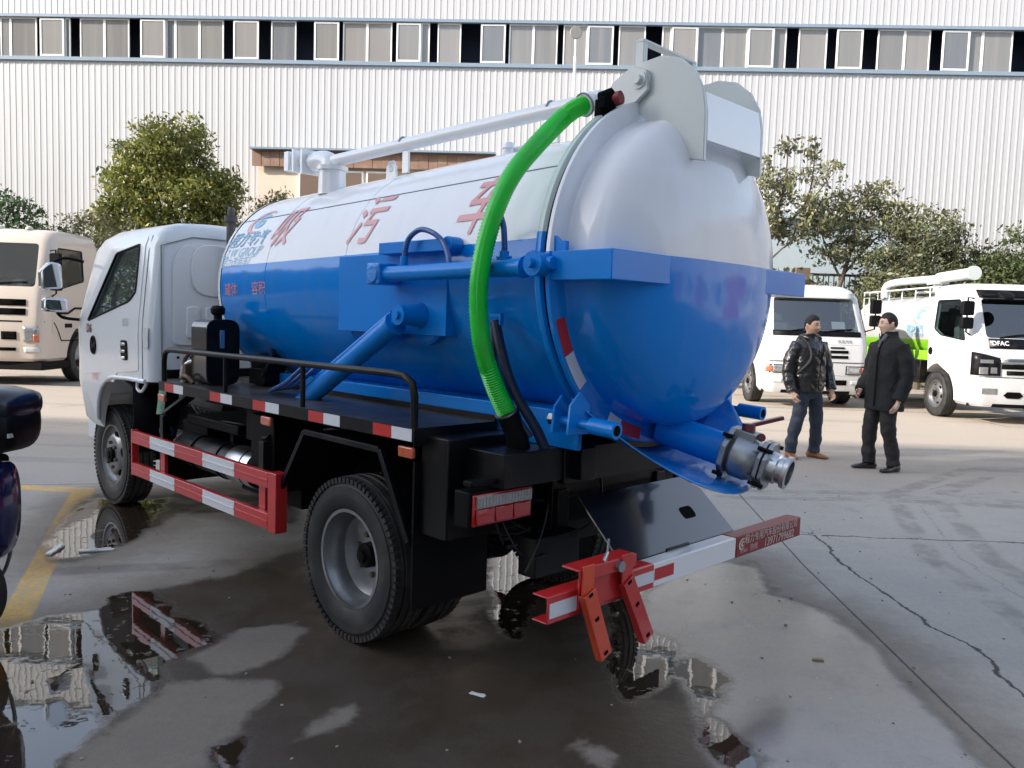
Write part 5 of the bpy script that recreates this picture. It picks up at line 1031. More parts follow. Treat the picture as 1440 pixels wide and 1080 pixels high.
mb = MB(); mb.tube([(frontx(TB, y, .815, cf)+.002, y, .815) for y in lin(-1.0, 1.0, 21)], .006, 6); mb.build('bumper_seam', MT['gap'], c1_)
solid(fpatch(c1_, TB, 'sun_visor', MT['blackmatt'], -.82, .82, 2.17, 2.30, cf, .10, 11), .02)
solid(fpatch(c1_, TB, 'lower_valance', MT['blackmatt'], -.98, .98, .30, .36, cf, .002), .006); solid(fpatch(c1_, TB, 'number_plate', MT['grey'], -.22, .22, .55, .66, cf, .006), .004)
mirror(t1, 1.12, .98, 1.62, 2.10, -1); mirror(t1, 1.12, .98, 1.62, 2.10, 1); wipers(c1_, TB, 1.49, ((-.6, 0), (.1, .7)), cf)
mb = MB(); mb.tube([(.75, -.80, 2.22), (1.15, -.72, 2.22), (1.20, -.60, 2.20)], .014, 6); mb.lathe([(0, .0), (.0, .13), (.04, .12), (.06, 0)], (1.20, -.58, 2.19), (.5, 0, .85), 18); mb.build('front_mirror', MT['blackmatt'], t1)
for sg in (1, -1):
    m2 = MB(); m2.lathe([(0, .0), (0, .075), (.012, .07), (.012, 0)], (-.28, sg*(lerp_tab(TB, 1.2, 3)+.004), 1.20), (0, sg, 0), 20); m2.build('door_handle', MT['blackmatt'], l1 if sg > 0 else r1)
mb = MB(); mb.bb((-4.6, -.42, .62), (.6, -.34, .84)); mb.bb((-4.6, .34, .62), (.6, .42, .84)); mb.bb((-3.9, -.9, .55), (-.9, -.5, 1.0)); mb.bb((-3.9, .5, .55), (-.9, .9, 1.0)); mb.build('chassis', MT['black'], t1, .01)
bg_wheels(t1, .93, .42, (0,)); bg_wheels(t1, .93, .42, (-3.6,), conc=(-3.6,))
mb = MB(); mb.lathe([(-.0, 0), (.02, .25), (.06, .50), (.10, .66), (.14, .70), (3.6, .70), (3.66, .66), (3.72, .4), (3.74, 0)], (-.98, 0, 1.62), (-1, 0, 0), 48)
tm = two_tone('tanker_two_tone_paint', (.44, .44, .445), (.20, .46, .015), 1.40, 0, .3); tank1 = mb.build('tank', tm, t1)
mb = MB(); mb.lathe([(0, .0), (.02, .24), (.055, .48), (.095, .64)], (-.97, 0, 1.62), (-1, 0, 0), 48); mb.build('tank_head', mat('grey_tank_head', (.22, .22, .22), .4), tank1)
mb = MB(); mb.bb((-4.2, -.66, .98), (-1.1, -.60, 1.18)); mb.bb((-4.5, -.9, .40), (-4.2, -.6, 1.2)); mb.bb((-4.4, -.6, 1.0), (-1.3, .6, 1.1)); mb.build('green_frame', lime, t1, .01)
mb = MB(); mb.bb((-3.9, -.93, .38), (-1.3, -.90, .46)); mb.bb((-3.9, -.93, .60), (-1.3, -.90, .68)); mb.build('side_guard', MT['red'], t1)
mb = MB(); mb.cyl((-2.2, 0, 2.25), (-2.2, 0, 2.62), .09, n=16); mb.cyl((-2.3, -.2, 2.36), (-2.3, -.2, 2.4), .2, n=20); mb.box((-2.2, 0, 2.64), (.34, .3, .18)); mb.cyl((-2.15, 0, 2.68), (-1.0, .05, 2.72), .115, n=20); mb.cyl((-1.0, .05, 2.72), (-.93, .05, 2.722), .14, n=20); mb.build('crane_pipe', MT['grey'], t1, .004)
mb = MB(); mb.tube(spline([(-2.3, -.05, 2.66), (-3.4, -.15, 2.66), (-4.0, -.2, 2.62), (-4.15, -.22, 2.5), (-4.15, -.22, 2.3)], 5), .085, 14); mb.build('boom_pipe', MT['grey'], t1)
mb = MB()
for zz in (0, 1): mb.tube([(-4.2+.0*zz, -.55-.12*zz, 1.2), (-4.2, -.55-.12*zz, 2.42), (-1.3, -.40, 2.46)], .018, 6)
for k in range(6): mb.cyl((-4.2, -.55, 1.4+.18*k), (-4.2, -.67, 1.4+.18*k), .012, n=6)
for k in range(5): mb.cyl((-4.0+.6*k, -.45, 2.18), (-4.0+.6*k, -.45, 2.45), .015, n=6)
mb.build('ladder_rail', MT['grey'], t1)
onb = lambda xc, zc_: (lambda a, b, l=0: (xc+a, -l-math.sqrt(max(.01, .7**2-(zc_+b-1.62)**2))-.006, zc_+b))
letter('lettering', '程力专汽', .17, onb(-1.62, 1.60), MT['bluelogo'], tank1, bold=.004); letter('lettering', 'CLW GROUP', .12, onb(-1.62, 1.48), MT['bluelogo'], tank1)
mb = MB(); arcband(mb, .12, .19, 40, 300, onb(-1.55, 1.90)); mb.build('emblem_crescent', MT['redletter'], tank1, smooth=False)
mb = MB(); arcband(mb, .02, .11, 20, 340, onb(-1.53, 1.90)); mb.build('emblem_globe', MT['bluelogo'], tank1, smooth=False)
# --- the white cab in the middle
t2 = thing('white_truck', 'white truck with its cab facing the yard, half hidden behind the tank door', 'truck', (5.92, 17.0, 0), -PI/2)
TM = [(.28, 1.06, -.5, .93), (.36, 1.10, -.5, .99), (.78, 1.13, -.52, 1.02), (1.2, 1.10, -.55, 1.03), (1.42, 1.02, -.55, 1.02), (2.18, .66, -.55, .95), (2.32, .54, -.54, .88), (2.40, .36, -.5, .78), (2.43, .2, -.4, .6)]
c2_, l2, r2 = make_cab(t2, TM, cf, .07, tanw, wn, (.84, 1.46, 2.15), (0, .42, .56, (-.6, .2, -.0, .80)), dp)
solid(fpatch(c2_, TM, 'black_panel', MT['blackmatt'], -.86, .86, 1.40, 1.50, cf, .004), .006); letter('badge', '东风汽车', .075, on_front(TM, .52, 1.30, cf), MT['blackmatt'], c2_)
solid(fpatch(c2_, TM, 'sun_visor', MT['grey'], -.80, .80, 2.14, 2.25, cf, .06, 11), .015)
for sg in (1, -1):
    for zz in (.98, 1.08): solid(fpatch(c2_, TM, 'grille_slot', MT['gap'], .22*sg, .58*sg, zz, zz+.055, cf, .003), .006)
    hl = solid(fpatch(c2_, TM, 'headlamp', lampg, .56*sg, .86*sg, .68, .82, cf, .006), .01); solid(fpatch(hl, TM, 'indicator', MT['amber'], .87*sg, .97*sg, .69, .81, cf, .008), .01)
    solid(fpatch(c2_, TM, 'fog_lamp', MT['grey'], .66*sg, .86*sg, .48, .55, cf, .004), .008)
mb = MB(); mb.tube([(frontx(TM, y, .90, cf)+.002, y, .90) for y in lin(-1.0, 1.0, 21)], .008, 6); mb.build('bumper_seam', MT['gap'], c2_)
for sg in (1, -1): solid(fpatch(c2_, TM, 'grille_slot', MT['gap'], .22*sg, .50*sg, 1.17, 1.20, cf, .003), .006); solid(fpatch(c2_, TM, 'lamp_bezel', MT['blackmatt'], .54*sg, .98*sg, .665, .835, cf, .002), .004); solid(fpatch(c2_, TM, 'bumper_recess', MT['gap'], .30*sg, .58*sg, .46, .56, cf, .002), .004)
mb = MB(); mb.lathe([(0, .085), (.012, .08), (.014, .06), (.006, .055), (.006, 0)], (frontx(TM, 0, 1.06, cf)+.002, 0, 1.06), (1, 0, .05), 24); mb.build('emblem', MT['bright'], c2_)
mb = MB()
for zz in (1.245, .655): mb.tube([(frontx(TM, y, zz, cf)+.001, y, zz) for y in lin(-1.0, 1.0, 21)], .005, 6)
mb.build('panel_crease', MT['grey'], c2_)
solid(fpatch(c2_, TM, 'lower_valance', MT['blackmatt'], -.98, .98, .28, .345, cf, .002), .006)
solid(fpatch(c2_, TM, 'number_plate', MT['grey'], -.22, .22, .45, .58, cf, .006), .004)
MB().box((.72, .52, 1.62), (.01, .26, .16), M.Rotation(-.45, 3, 'Y')).build('windscreen_paper', MT['whitetape'], c2_)
mirror(t2, 1.22, .72, 1.62, 2.15, 1); mirror(t2, 1.22, .72, 1.62, 2.15, -1); wipers(c2_, TM, 1.48, ((-.6, 0), (.1, .7)), cf)
mb = MB(); mb.bb((-4.6, -.42, .55), (.6, -.34, .8)); mb.bb((-4.6, .34, .55), (.6, .42, .8)); mb.bb((.3, -.7, .30), (.9, .7, .5)); mb.build('chassis', MT['black'], t2, .01)
bg_wheels(t2, .90, .42, (0,)); bg_wheels(t2, .90, .42, (-3.6,), conc=(-3.6,))
# --- the cream lorry on the left
t3 = thing('cream_lorry', 'big cream lorry cab with black mirrors, at the left edge behind the scooter', 'truck', (-9.95, 16.7, 0), -PI/2)
TC = [(.46, 1.42, -.60, 1.12), (.52, 1.47, -.6, 1.18), (1.15, 1.50, -.62, 1.22), (1.62, 1.46, -.62, 1.22), (1.85, 1.40, -.62, 1.21), (2.72, 1.10, -.62, 1.16), (2.88, .98, -.6, 1.10), (2.97, .75, -.55, 1.0), (3.0, .4, -.45, .8)]
wn3 = roundpoly([(.92, 2.62), (.05, 2.62), (.05, 2.02), (.35, 1.96), (1.10, 1.80)], .05); dp3 = roundpoly([(1.02, 2.74), (-.06, 2.74), (-.06, 1.2), (.1, 1.1), (.70, 1.05), (1.22, 1.0), (1.26, 1.75)], .05)
cf3 = .24
c3_, l3, r3 = make_cab(t3, TC, cf3, .08, beige, wn3, (1.0, 1.86, 2.68), (-.05, .50, .72, (-.7, .3, -.05, 1.0)), dp3)
for z0, z1 in ((1.50, 1.62), (1.33, 1.45)): solid(fpatch(c3_, TC, 'grille_slot', MT['gap'], -.95, .88, z0, z1, cf3, .004), .008)
solid(fpatch(c3_, TC, 'seam_shadow_gap', MT['gap'], -1.18, 1.18, 1.20, 1.225, cf3, .003), .004)
solid(fpatch(c3_, TC, 'bumper_slot', MT['gap'], .45, .72, .87, 1.02, cf3, .004), .008); solid(fpatch(c3_, TC, 'bumper_slot', MT['gap'], -.6, .70, .66, .72, cf3, .004), .008)
for sg in (1, -1):
    hl = solid(fpatch(c3_, TC, 'headlamp', lampg, .84*sg, 1.10*sg, .83, 1.12, cf3, .006), .01); solid(fpatch(hl, TC, 'indicator', MT['amber'], 1.02*sg, 1.10*sg, .84, .97, cf3, .018), .006)
    solid(fpatch(c3_, TC, 'fog_lamp', MT['grey'], .84*sg, 1.10*sg, .64, .73, cf3, .005), .008)
mb = MB(); mb.bb((-.6, -1.15, .30), (1.44, 1.15, .455)); mb.bb((-6, -.45, .55), (.8, -.35, .85)); mb.bb((-6, .35, .55), (.8, .45, .85)); mb.build('chassis', MT['blackmatt'], t3, .02)
bg_wheels(t3, 1.05, .5, (0,)); bg_wheels(t3, 1.0, .5, (-4.6,), conc=(-4.6,))
mirror(t3, 1.36, 1.28, 1.80, 2.50, 1); mirror(t3, 1.36, 1.28, 1.80, 2.50, -1); wipers(c3_, TC, 1.88, ((-.9, -.1), (.1, .85)), cf3)
for y_ in (-.55, 0, .55): m2 = MB(); m2.lathe([(0, .07), (.04, .065), (.07, .03), (.075, 0)], (.78, y_, 2.965), (0, 0, 1), 14); m2.build('roof_lamp', mat('pale_roof_lamp', (.5, .5, .42), .3) if not bpy.data.materials.get('pale_roof_lamp') else bpy.data.materials['pale_roof_lamp'], c3_)
mb = MB(); mb.tube([(x_, lerp_tab(TC, z_, 3)+.012, z_) for x_, z_ in ((1.15, 1.45), (1.05, 1.38), (.7, 1.38), (.45, 1.48), (.05, 1.48))], .022, 8); mb.build('door_trim', MT['blackmatt'], l3)
mb = MB(); mb.tube([(x_, lerp_tab(TC, z_, 3)+.008, z_) for x_, z_ in ((1.18, 1.2), (1.10, 1.12), (1.0, 1.0), (.9, .85), (.1, .85))], .010, 6); mb.build('body_seam', MT['gap'], c3_)
MB().bb((.55, lerp_tab(TC, 1.15, 3)+.004, 1.10), (.80, lerp_tab(TC, 1.15, 3)+.014, 1.18)).build('door_handle', MT['blackmatt'], l3, .003)
letter('door_lettering', '天龙', .11, lambda a, b: (.85-a, lerp_tab(TC, 1.3, 3)+.008, 1.30+b), MT['maroon'], l3)

# ------------------------------------------------------------------ electric scooter at the left edge
navy_p = mat('navy_scooter_paint', (.008, .014, .085), .2, coat=.8, var=.1); sc = thing('scooter', 'dark navy scooter with a rear top box, cut by the left edge', 'scooter', (-2.66, 3.58, 0), PI)
def loft(rings, n=24, p=2.6):
    """rings: (x, yc, zc, ry, rz) superellipse sections along x"""
    mb = MB(); vs = []
    for (x_, yc, zc_, ry, rz_) in rings:
        for k in range(n):
            a = 2*PI*k/n; c_, s_ = math.cos(a), math.sin(a); vs.append((x_, yc+ry*math.copysign(abs(c_)**(2/p), c_), zc_+rz_*math.copysign(abs(s_)**(2/p), s_)))
    m_ = len(rings); mb.add(vs, [(i*n+k, i*n+(k+1) % n, (i+1)*n+(k+1) % n, (i+1)*n+k) for i in range(m_-1) for k in range(n)]+[tuple(range(n-1, -1, -1)), tuple((m_-1)*n+k for k in range(n))]); return mb
loft([(-.52, 0, 1.00, .10, .07), (-.50, 0, 1.0, .15, .11), (-.40, 0, 1.0, .18, .135), (-.22, 0, 1.01, .185, .14), (-.10, 0, 1.0, .15, .12), (-.08, 0, 1.0, .1, .08)]).build('top_box', MT['black'], sc, ang=60)
loft([(-.525, 0, 1.09, .09, .04), (-.505, 0, 1.085, .155, .065), (-.40, 0, 1.085, .187, .085), (-.22, 0, 1.09, .19, .085), (-.10, 0, 1.08, .155, .07), (-.075, 0, 1.08, .1, .03)]).build('box_lid', mat('blue_black_lid', (.006, .008, .022), .3, coat=.4), sc, ang=60)
mb = MB(); mb.box((-.515, .10, .965), (.008, .05, .018)); mb.build('box_badge', MT['grey'], sc)
loft([(-.435, 0, .62, .06, .14), (-.42, 0, .62, .12, .21), (-.34, 0, .60, .155, .25), (-.2, 0, .58, .16, .24), (.1, 0, .52, .16, .22), (.3, 0, .42, .15, .16), (.42, 0, .36, .14, .08)]).build('body_panel', navy_p, sc, ang=60)
loft([(-.38, 0, .82, .10, .04), (-.2, 0, .83, .15, .06), (.15, 0, .80, .16, .055), (.36, 0, .78, .12, .04)]).build('seat', MT['blackmatt'], sc, ang=60)
loft([(.62, 0, .62, .17, .32), (.70, 0, .66, .19, .34), (.78, 0, .66, .15, .28)]).build('front_shield', navy_p, sc, ang=60); loft([(.3, 0, .28, .14, .06), (.7, 0, .30, .14, .06)]).build('foot_board', MT['blackmatt'], sc)
for x_ in (-.18, .98):
    mb = MB(); mb.lathe([(-.045, .14), (-.05, .19), (-.03, .225), (.03, .225), (.05, .19), (.045, .14)], (x_, 0, .225), (0, 1, 0), 40); mb.lathe([(-.03, .14), (-.02, .05), (.02, .05), (.03, .14)], (x_, 0, .225), (0, 1, 0), 28); mb.build('wheel', MT['rubber'], sc)
for sg in (1, -1):
    mb = MB(); mb.tube(spline([(-.20, .165*sg, .84), (-.30, .165*sg, .79), (-.345, .165*sg, .68), (-.35, .165*sg, .50), (-.33, .165*sg, .34), (-.28, .165*sg, .24), (-.2, .18*sg, .20), (.1, .18*sg, .2)], 6), .009, 10); mb.build('side_rail', MT['steel'], sc)
mb = MB(); mb.tube(spline([(.70, 0, .9), (.62, 0, 1.02), (.58, 0, 1.06)], 4), .03, 10); mb.tube([(.52, -.32, 1.08), (.58, -.12, 1.06), (.58, .12, 1.06), (.52, .32, 1.08)], .016, 10); mb.build('handlebar', MT['black'], sc)

# ------------------------------------------------------------------ litter on the ground
paper = mat('white_scrap', (.7, .7, .68), .7, var=.1)
for nm, lb, ct, loc, d, rz, m_ in (('paper_scrap', 'small torn white paper scrap on the wet ground in front', 'paper', (-.10, 3.22), (.07, .022, .003), -.5, paper), ('white_board', 'short white plank lying at the puddle edge by the yellow line', 'plank', (-2.82, 5.0), (.035, .20, .012), .12, paper), ('white_strip', 'long thin white strip floating in the puddle by the front wheel', 'plank', (-2.57, 5.02), (.20, .03, .010), .28, paper), ('wood_chip', 'tiny tan wood chip beside the long concrete joint', 'wood chip', (1.46, 3.68), (.05, .012, .008), -.2, mat('tan_wood', (.5, .36, .2), .8))):
    mb = MB(); mb.box((0, 0, d[2]/2+.001), d); mb.box((d[0]*.1, d[1]*.3, d[2]*1.2), (d[0]*.6, d[1]*.5, d[2]*.6), M.Rotation(.3, 3, 'Z')); o = mb.build(nm, m_, None, .001); o.location = (loc[0], loc[1], 0); o.rotation_euler = (0, 0, rz); tag(o, lb, ct)
rs = np.random.RandomState(4); mb = MB()
for k in range(170):
    x_, y_ = rs.uniform(-2.8, 3.2), rs.uniform(2.3, 9); s_ = rs.uniform(.002, .007)*(1+.08*y_); Rr = M.Rotation(rs.uniform(0, 6), 3, 'Z') @ M.Rotation(rs.uniform(-.5, .5), 3, 'X'); mb.box((x_, y_, s_*.4), (s_*1.6, s_, s_*.8), Rr)
o = mb.build('grit', mat('grit_stone', (.28, .25, .21), .9, var=.4, vs=50), None); o['kind'] = 'stuff'

# ------------------------------------------------------------------ people
def remesh(mb, m, vox, name, parent, smooth=4, disp=None, dstr=.01, dsize=.1, extra=None):
    o = mb.build('tmp', m, fix=True)
    r = o.modifiers.new('r', 'REMESH'); r.mode = 'VOXEL'; r.voxel_size = vox
    s = o.modifiers.new('s', 'SMOOTH'); s.factor = .5; s.iterations = smooth
    if disp:
        tx = bpy.data.textures.new(name, 'CLOUDS'); tx.noise_scale = dsize; tx.noise_depth = 2
        d = o.modifiers.new('d', 'DISPLACE'); d.texture = tx; d.strength = dstr; d.texture_coords = 'LOCAL'
    me = evalmesh(o); bpy.data.objects.remove(o); me.name = name; me.shade_smooth()
    return link(name, me, parent)
def ell_loft(rings, n=28, p=2.2):
    """rings: (cx, cy, z, rx, ry)"""
    mb = MB(); vs = []
    for (cx, cy, z, rx, ry) in rings:
        for k in range(n):
            a = 2*PI*k/n; c_, s_ = math.cos(a), math.sin(a); vs.append((cx+rx*math.copysign(abs(c_)**(2/p), c_), cy+ry*math.copysign(abs(s_)**(2/p), s_), z))
    m_ = len(rings); mb.add(vs, [(i*n+k, i*n+(k+1) % n, (i+1)*n+(k+1) % n, (i+1)*n+k) for i in range(m_-1) for k in range(n)]+[tuple(range(n-1, -1, -1)), tuple((m_-1)*n+k for k in range(n))]); return mb
def merge(a, b): a.add(b.v, b.f); return a
G = lambda x, m, s: math.exp(-((x-m)/s)**2)
def head_pt(th, ph, o=0, hair=False):
    """th: around (0 = face, +x), ph: elevation"""
    cx, sx, cp, sp = math.cos(th), math.sin(th), math.cos(ph), math.sin(ph)
    z = .118*sp; dz = -sp
    wy = .077; dx = .094
    if sp < 0: wy *= 1-.20*(-sp)**1.4; dx *= 1-.10*(-sp)
    x = dx*cp*cx; y = wy*cp*sx
    if cx > 0:
        f = cx*cp
        x += .006*G(z, .030, .016)*G(y, 0, .05) - .010*(G(y, .031, .015)+G(y, -.031, .015))*G(z, .012, .014)   # brow, eye sockets
        x += .024*G(y, 0, .012+.008*(z < -.012))*(G(z, -.018, .018) if z < -.018 else G(z, -.018, .035))        # nose
        x += .008*(G(y, .042, .02)+G(y, -.042, .02))*G(z, -.02, .02)                                              # cheekbones
        x += .007*G(y, 0, .024)*(G(z, -.055, .007)+G(z, -.067, .008)) + .010*G(y, 0, .022)*G(z, -.098, .014)      # lips, chin
        if sp < -.6: x += .02*(-sp-.6)*f
    else:
        if sp < -.2: x *= 1-.35*min(1, (-sp-.2)/.6)
    r = 1+o/.09; return V((x*r, y*r, z*(1+o/.118)))
def make_head(skin, hairm, parent, c, yaw, pitch, name_parts, hairline=.35, glasses=False):
    R = M.Rotation(yaw, 3, 'Z') @ M.Rotation(pitch, 3, 'Y'); tr = lambda p_: V(c)+R @ V(p_)
    mb = MB(); mb.grid(lambda a, b: tr(head_pt(a, b)), lin(-PI, PI, 65), lin(-PI/2+.02, PI/2-.02, 45))
    for sg in (1, -1):
        e = MB(); e.tube([(-.012, .073*sg, -.03), (-.010, .080*sg, -.01), (-.008, .083*sg, .012), (-.012, .078*sg, .028)], [(.008, .006), (.012, .008), (.015, .007), (.010, .005)], 10); mb.add([tr(p_) for p_ in e.v], e.f)
    # hair cap
    hb = MB(); us = lin(-PI, PI, 57); vs_ = lin(0, 1, 16)
    def low(a):
        f = (1+math.cos(a))/2
        return -.50+(hairline+.66)*f**.9+.12*math.exp(-((abs(a)-.85)/.25)**2)-.22*math.exp(-((abs(a)-1.25)/.16)**2)+.03*math.sin(9*a)
    def hp_(a, v): ph = low(a)+(PI/2-.02-low(a))*v; k = .5+.5*math.sin(17*a+5*v)*math.sin(11*v+3*a); return tr(head_pt(a, ph, (.0005+.013*min(1, v*2.2)**.8+.004*k*min(1, v*4))))
    hb.grid(hp_, us, vs_); h_ = hb.build('hair', hairm, parent, ang=80); md = h_.modifiers.new('s', 'SOLIDIFY'); md.thickness = .006; md.offset = -1
    f_ = MB()
    for sg in (1, -1): f_.tube([tr(head_pt(sg*a, .30+.05*math.sin(q), .001)) for a, q in ((.17, 0), (.30, 1.2), (.48, .8), (.56, 0))], [.003, .0045, .004, .002], 6)
    f_.build('eyebrows', hairm, parent)
    f_ = MB()
    for sg in (1, -1):
        f_.tube([tr(head_pt(sg*a, .105+.03*math.sin(q), .0015)) for a, q in ((.20, 0), (.28, 1.2), (.38, 1.2), (.46, 0))], [.0015, .0038, .0038, .0015], 6)
    f_.build('eyes', bpy.data.materials.get('dark_eye') or mat('dark_eye', (.02, .014, .012), .2, coat=1), parent)
    f_ = MB(); f_.tube([tr(head_pt(a, -.515+.05*abs(a)*2, .0008)) for a in lin(-.26, .26, 9)], [.001, .003, .004, .0045, .0045, .0045, .004, .003, .001], 6); f_.build('mouth', bpy.data.materials.get('lip') or mat('lip', (.26, .085, .07), .45), parent)
    if glasses:
        g = MB()
        for sg in (1, -1):
            cc = V((.096, .032*sg, .008)); g.tube([tr(cc+V((-.004*abs(math.cos(q)), .024*math.cos(q), .016*math.sin(q)))) for q in lin(0, 2*PI, 19)[:-1]], .0014, 5, closed=True)
            g.tube([tr(p_) for p_ in ((.092, .056*sg, .012), (.05, .078*sg, .014), (-.005, .084*sg, .012))], .0014, 5)
        g.tube([tr(p_) for p_ in ((.096, -.009, .012), (.1, 0, .014), (.096, .009, .012))], .0014, 5); g.build('glasses', bpy.data.materials.get('thin_wire') or mat('thin_wire', (.35, .33, .3), .2, metal=.9), parent)
    return mb
def hand(mb, wr, d, pal, sc=1.0, curl=.5):
    """wr wrist, d down direction, pal: direction the palm faces"""
    d = V(d).normalized(); pal = V(pal); pal = (pal-d*pal.dot(d)).normalized(); sd = d.cross(pal).normalized(); wr = V(wr)
    mb.tube([wr-d*.03, wr, wr+d*.035, wr+d*.075, wr+d*.092], [(.026, .022), (.026, .020), (.036, .017), (.041, .016), (.036, .012)] if abs(pal.y) > 2 else [(.024*sc, .021*sc), (.024*sc, .020*sc), (.030*sc, .022*sc), (.032*sc, .022*sc), (.026*sc, .016*sc)], 12)
    for k, (off, ln) in enumerate(((-.031, .058), (-.010, .072), (.011, .078), (.031, .070))):
        b = wr+d*.078+sd*(off*sc); a = 0; pts = [b-d*.02, b]; q = b
        for s_ in (.45, .32, .23):
            a += curl*(.5+.12*k); dd = d*math.cos(a)+pal*math.sin(a); q = q+dd*(ln*s_*sc); pts.append(q)
        mb.tube(pts, [.0085, .0088, .0082, .0075, .006], 8)
    b = wr+d*.025-sd*.028*sc*-1; b = wr+d*.025+sd*.028*sc; q1 = b+d*.028+sd*.018+pal*.012; q2 = q1+d*.026+pal*.014; mb.tube([wr+d*.015+sd*.012, b, q1, q2], [.012, .0115, .0095, .007], 8)
def make_person(name, label, loc, rz, H, cfg):
    root = thing(name, label, 'person', loc, rz, None); k = H/1.70
    S = lambda p_: V(p_)*k
    skin, hairm = cfg['skin'], cfg['hair']
    hy, hp_ = cfg['head']; hc = S(cfg.get('hc', (.02, 0, 1.575)))
    body = make_head(skin, hairm, root, hc, hy, hp_, root, cfg.get('hairline', .35), cfg.get('glasses', False))
    body.tube([S((-.015, 0, 1.34)), S((-.01, 0, 1.44)), hc+V((-.012, 0, -.07))], [(.062, .07), (.056, .056), (.056, .054)], 16)
    merge(body, ell_loft([tuple(S(r[:3]))+(r[3]*k*.86, r[4]*k*.86) for r in cfg['torso']], 24))
    for sg in (1, -1):
        A = cfg['armL' if sg > 0 else 'armR']; pts = spline([S(p_) for p_ in A], 4); body.tube(pts, lin(.046, .027, len(pts)), 12)
        d = (pts[-1]-pts[-2]).normalized(); hand(body, pts[-1], d+V((.15, 0, -.1)), V((.15, -sg, 0)), k, cfg.get('curl', .45))
        Lg_ = cfg['legL' if sg > 0 else 'legR']; body.tube(spline([S(p_) for p_ in Lg_], 4), lin(.075, .04, 4*(len(Lg_)-1)+1), 12)
    remesh(body, skin, .0065, 'body', root, 2)
    # jacket
    jk = ell_loft([tuple(S(r[:3]))+(r[3]*k, r[4]*k) for r in cfg['torso']], 32, cfg.get('sq', 2.3))
    for sg in (1, -1):
        A = cfg['armL' if sg > 0 else 'armR']; pts = spline([S(p_) for p_ in A], 8)
        n_ = len(pts); rs_ = [(cfg['sleeve'][0]+(cfg['sleeve'][1]-cfg['sleeve'][0])*i/(n_-1))*k+cfg['quilt']*math.sin(i*1.9)+.003*math.sin(i*.9+sg) for i in range(n_)]
        jk.tube(pts[:-1], rs_[:-1], 16)
    o = remesh(jk, cfg['jm'], .009, 'jacket', root, 2, True, cfg['wr'], cfg['ws'])
    # trousers
    tr = ell_loft([tuple(S(r[:3]))+(r[3]*k, r[4]*k) for r in cfg['hips']], 28)
    for sg in (1, -1):
        Lg_ = cfg['legL' if sg > 0 else 'legR']; pts = spline([S(p_) for p_ in Lg_], 8); n_ = len(pts)
        rs_ = []
        for i in range(n_):
            u = i/(n_-1); r = .098-.030*u-.012*math.sin(u*PI)*.5
            r += .004*math.sin(u*26+sg)*(u > .55)+.003*math.sin(u*41); rs_.append(r*k)
        tr.tube(pts, rs_, 16)
    remesh(tr, cfg['tm'], .009, 'trousers', root, 2, True, .020, .08)
    for sg in (1, -1):
        Lg_ = cfg['legL' if sg > 0 else 'legR']; f = S(Lg_[-1]); a = cfg['toe'][0 if sg > 0 else 1]; R = M.Rotation(a, 3, 'Z'); fz = 0
        sh_ = MB(); vs = []; n = 18
        for (x_, w_, z0, z1) in ((-.085, .022, .012, .055), (-.075, .034, .0, .085), (-.03, .038, 0, .098), (.02, .037, 0, .088), (.07, .043, 0, .066), (.12, .046, 0, .052), (.165, .038, .002, .042), (.19, .018, .010, .030)):
            for q in range(n):
                an = 2*PI*q/n; vs.append(V((f.x, f.y, fz))+R @ V((x_*k, w_*math.cos(an), (z0+z1)/2+(z1-z0)/2*math.copysign(abs(math.sin(an))**.7, math.sin(an)))))
        sh_.add(vs, [(i*n+q, i*n+(q+1) % n, (i+1)*n+(q+1) % n, (i+1)*n+q) for i in range(7) for q in range(n)]+[tuple(range(n-1, -1, -1)), tuple(7*n+q for q in range(n))])
        s_ = sh_.build('shoe', cfg['sm'], root, ang=60)
    return root, S
skin1 = mat('warm_skin', (.58, .36, .25), .5, var=.08, vs=20); skin2 = mat('pale_skin', (.62, .40, .30), .5, var=.08, vs=20); hair1 = mat('black_hair', (.016, .013, .012), .75, var=.5, vs=60, bump=.6, bs=120)
puff = mat('black_nylon_quilting', (.018, .017, .018), .30, spec=.7, var=.3, vs=14, bump=.15, bs=50); wool = mat('black_wool_coat', (.011, .011, .012), .85, var=.25, vs=40, bump=.2, bs=160)
jean = mat('washed_dark_denim', (.035, .048, .070), .8, var=.45, vs=7, bump=.2, bs=140); slack = mat('charcoal_trousers', (.018, .016, .017), .8, var=.2, vs=8); tanshoe = mat('tan_leather_shoe', (.32, .12, .04), .4, coat=.3, var=.2, vs=30); blkshoe = mat('black_leather_shoe', (.012, .012, .013), .25, coat=.5)
q_ = lambda i: .0035*math.sin(i*2.2)
tor1 = [(0, 0, .80, .135, .195), (0, 0, .83, .140, .20)]+[(0, 0, .86+.032*i, .140+.004*math.sin(i*.5)+q_(i), .205+.012*math.sin(i*.28)+q_(i)) for i in range(14)]+[(-.005, 0, 1.32, .135, .215), (-.01, 0, 1.37, .115, .195), (-.015, 0, 1.41, .09, .14), (-.015, 0, 1.45, .082, .092), (-.01, 0, 1.485, .085, .088)]
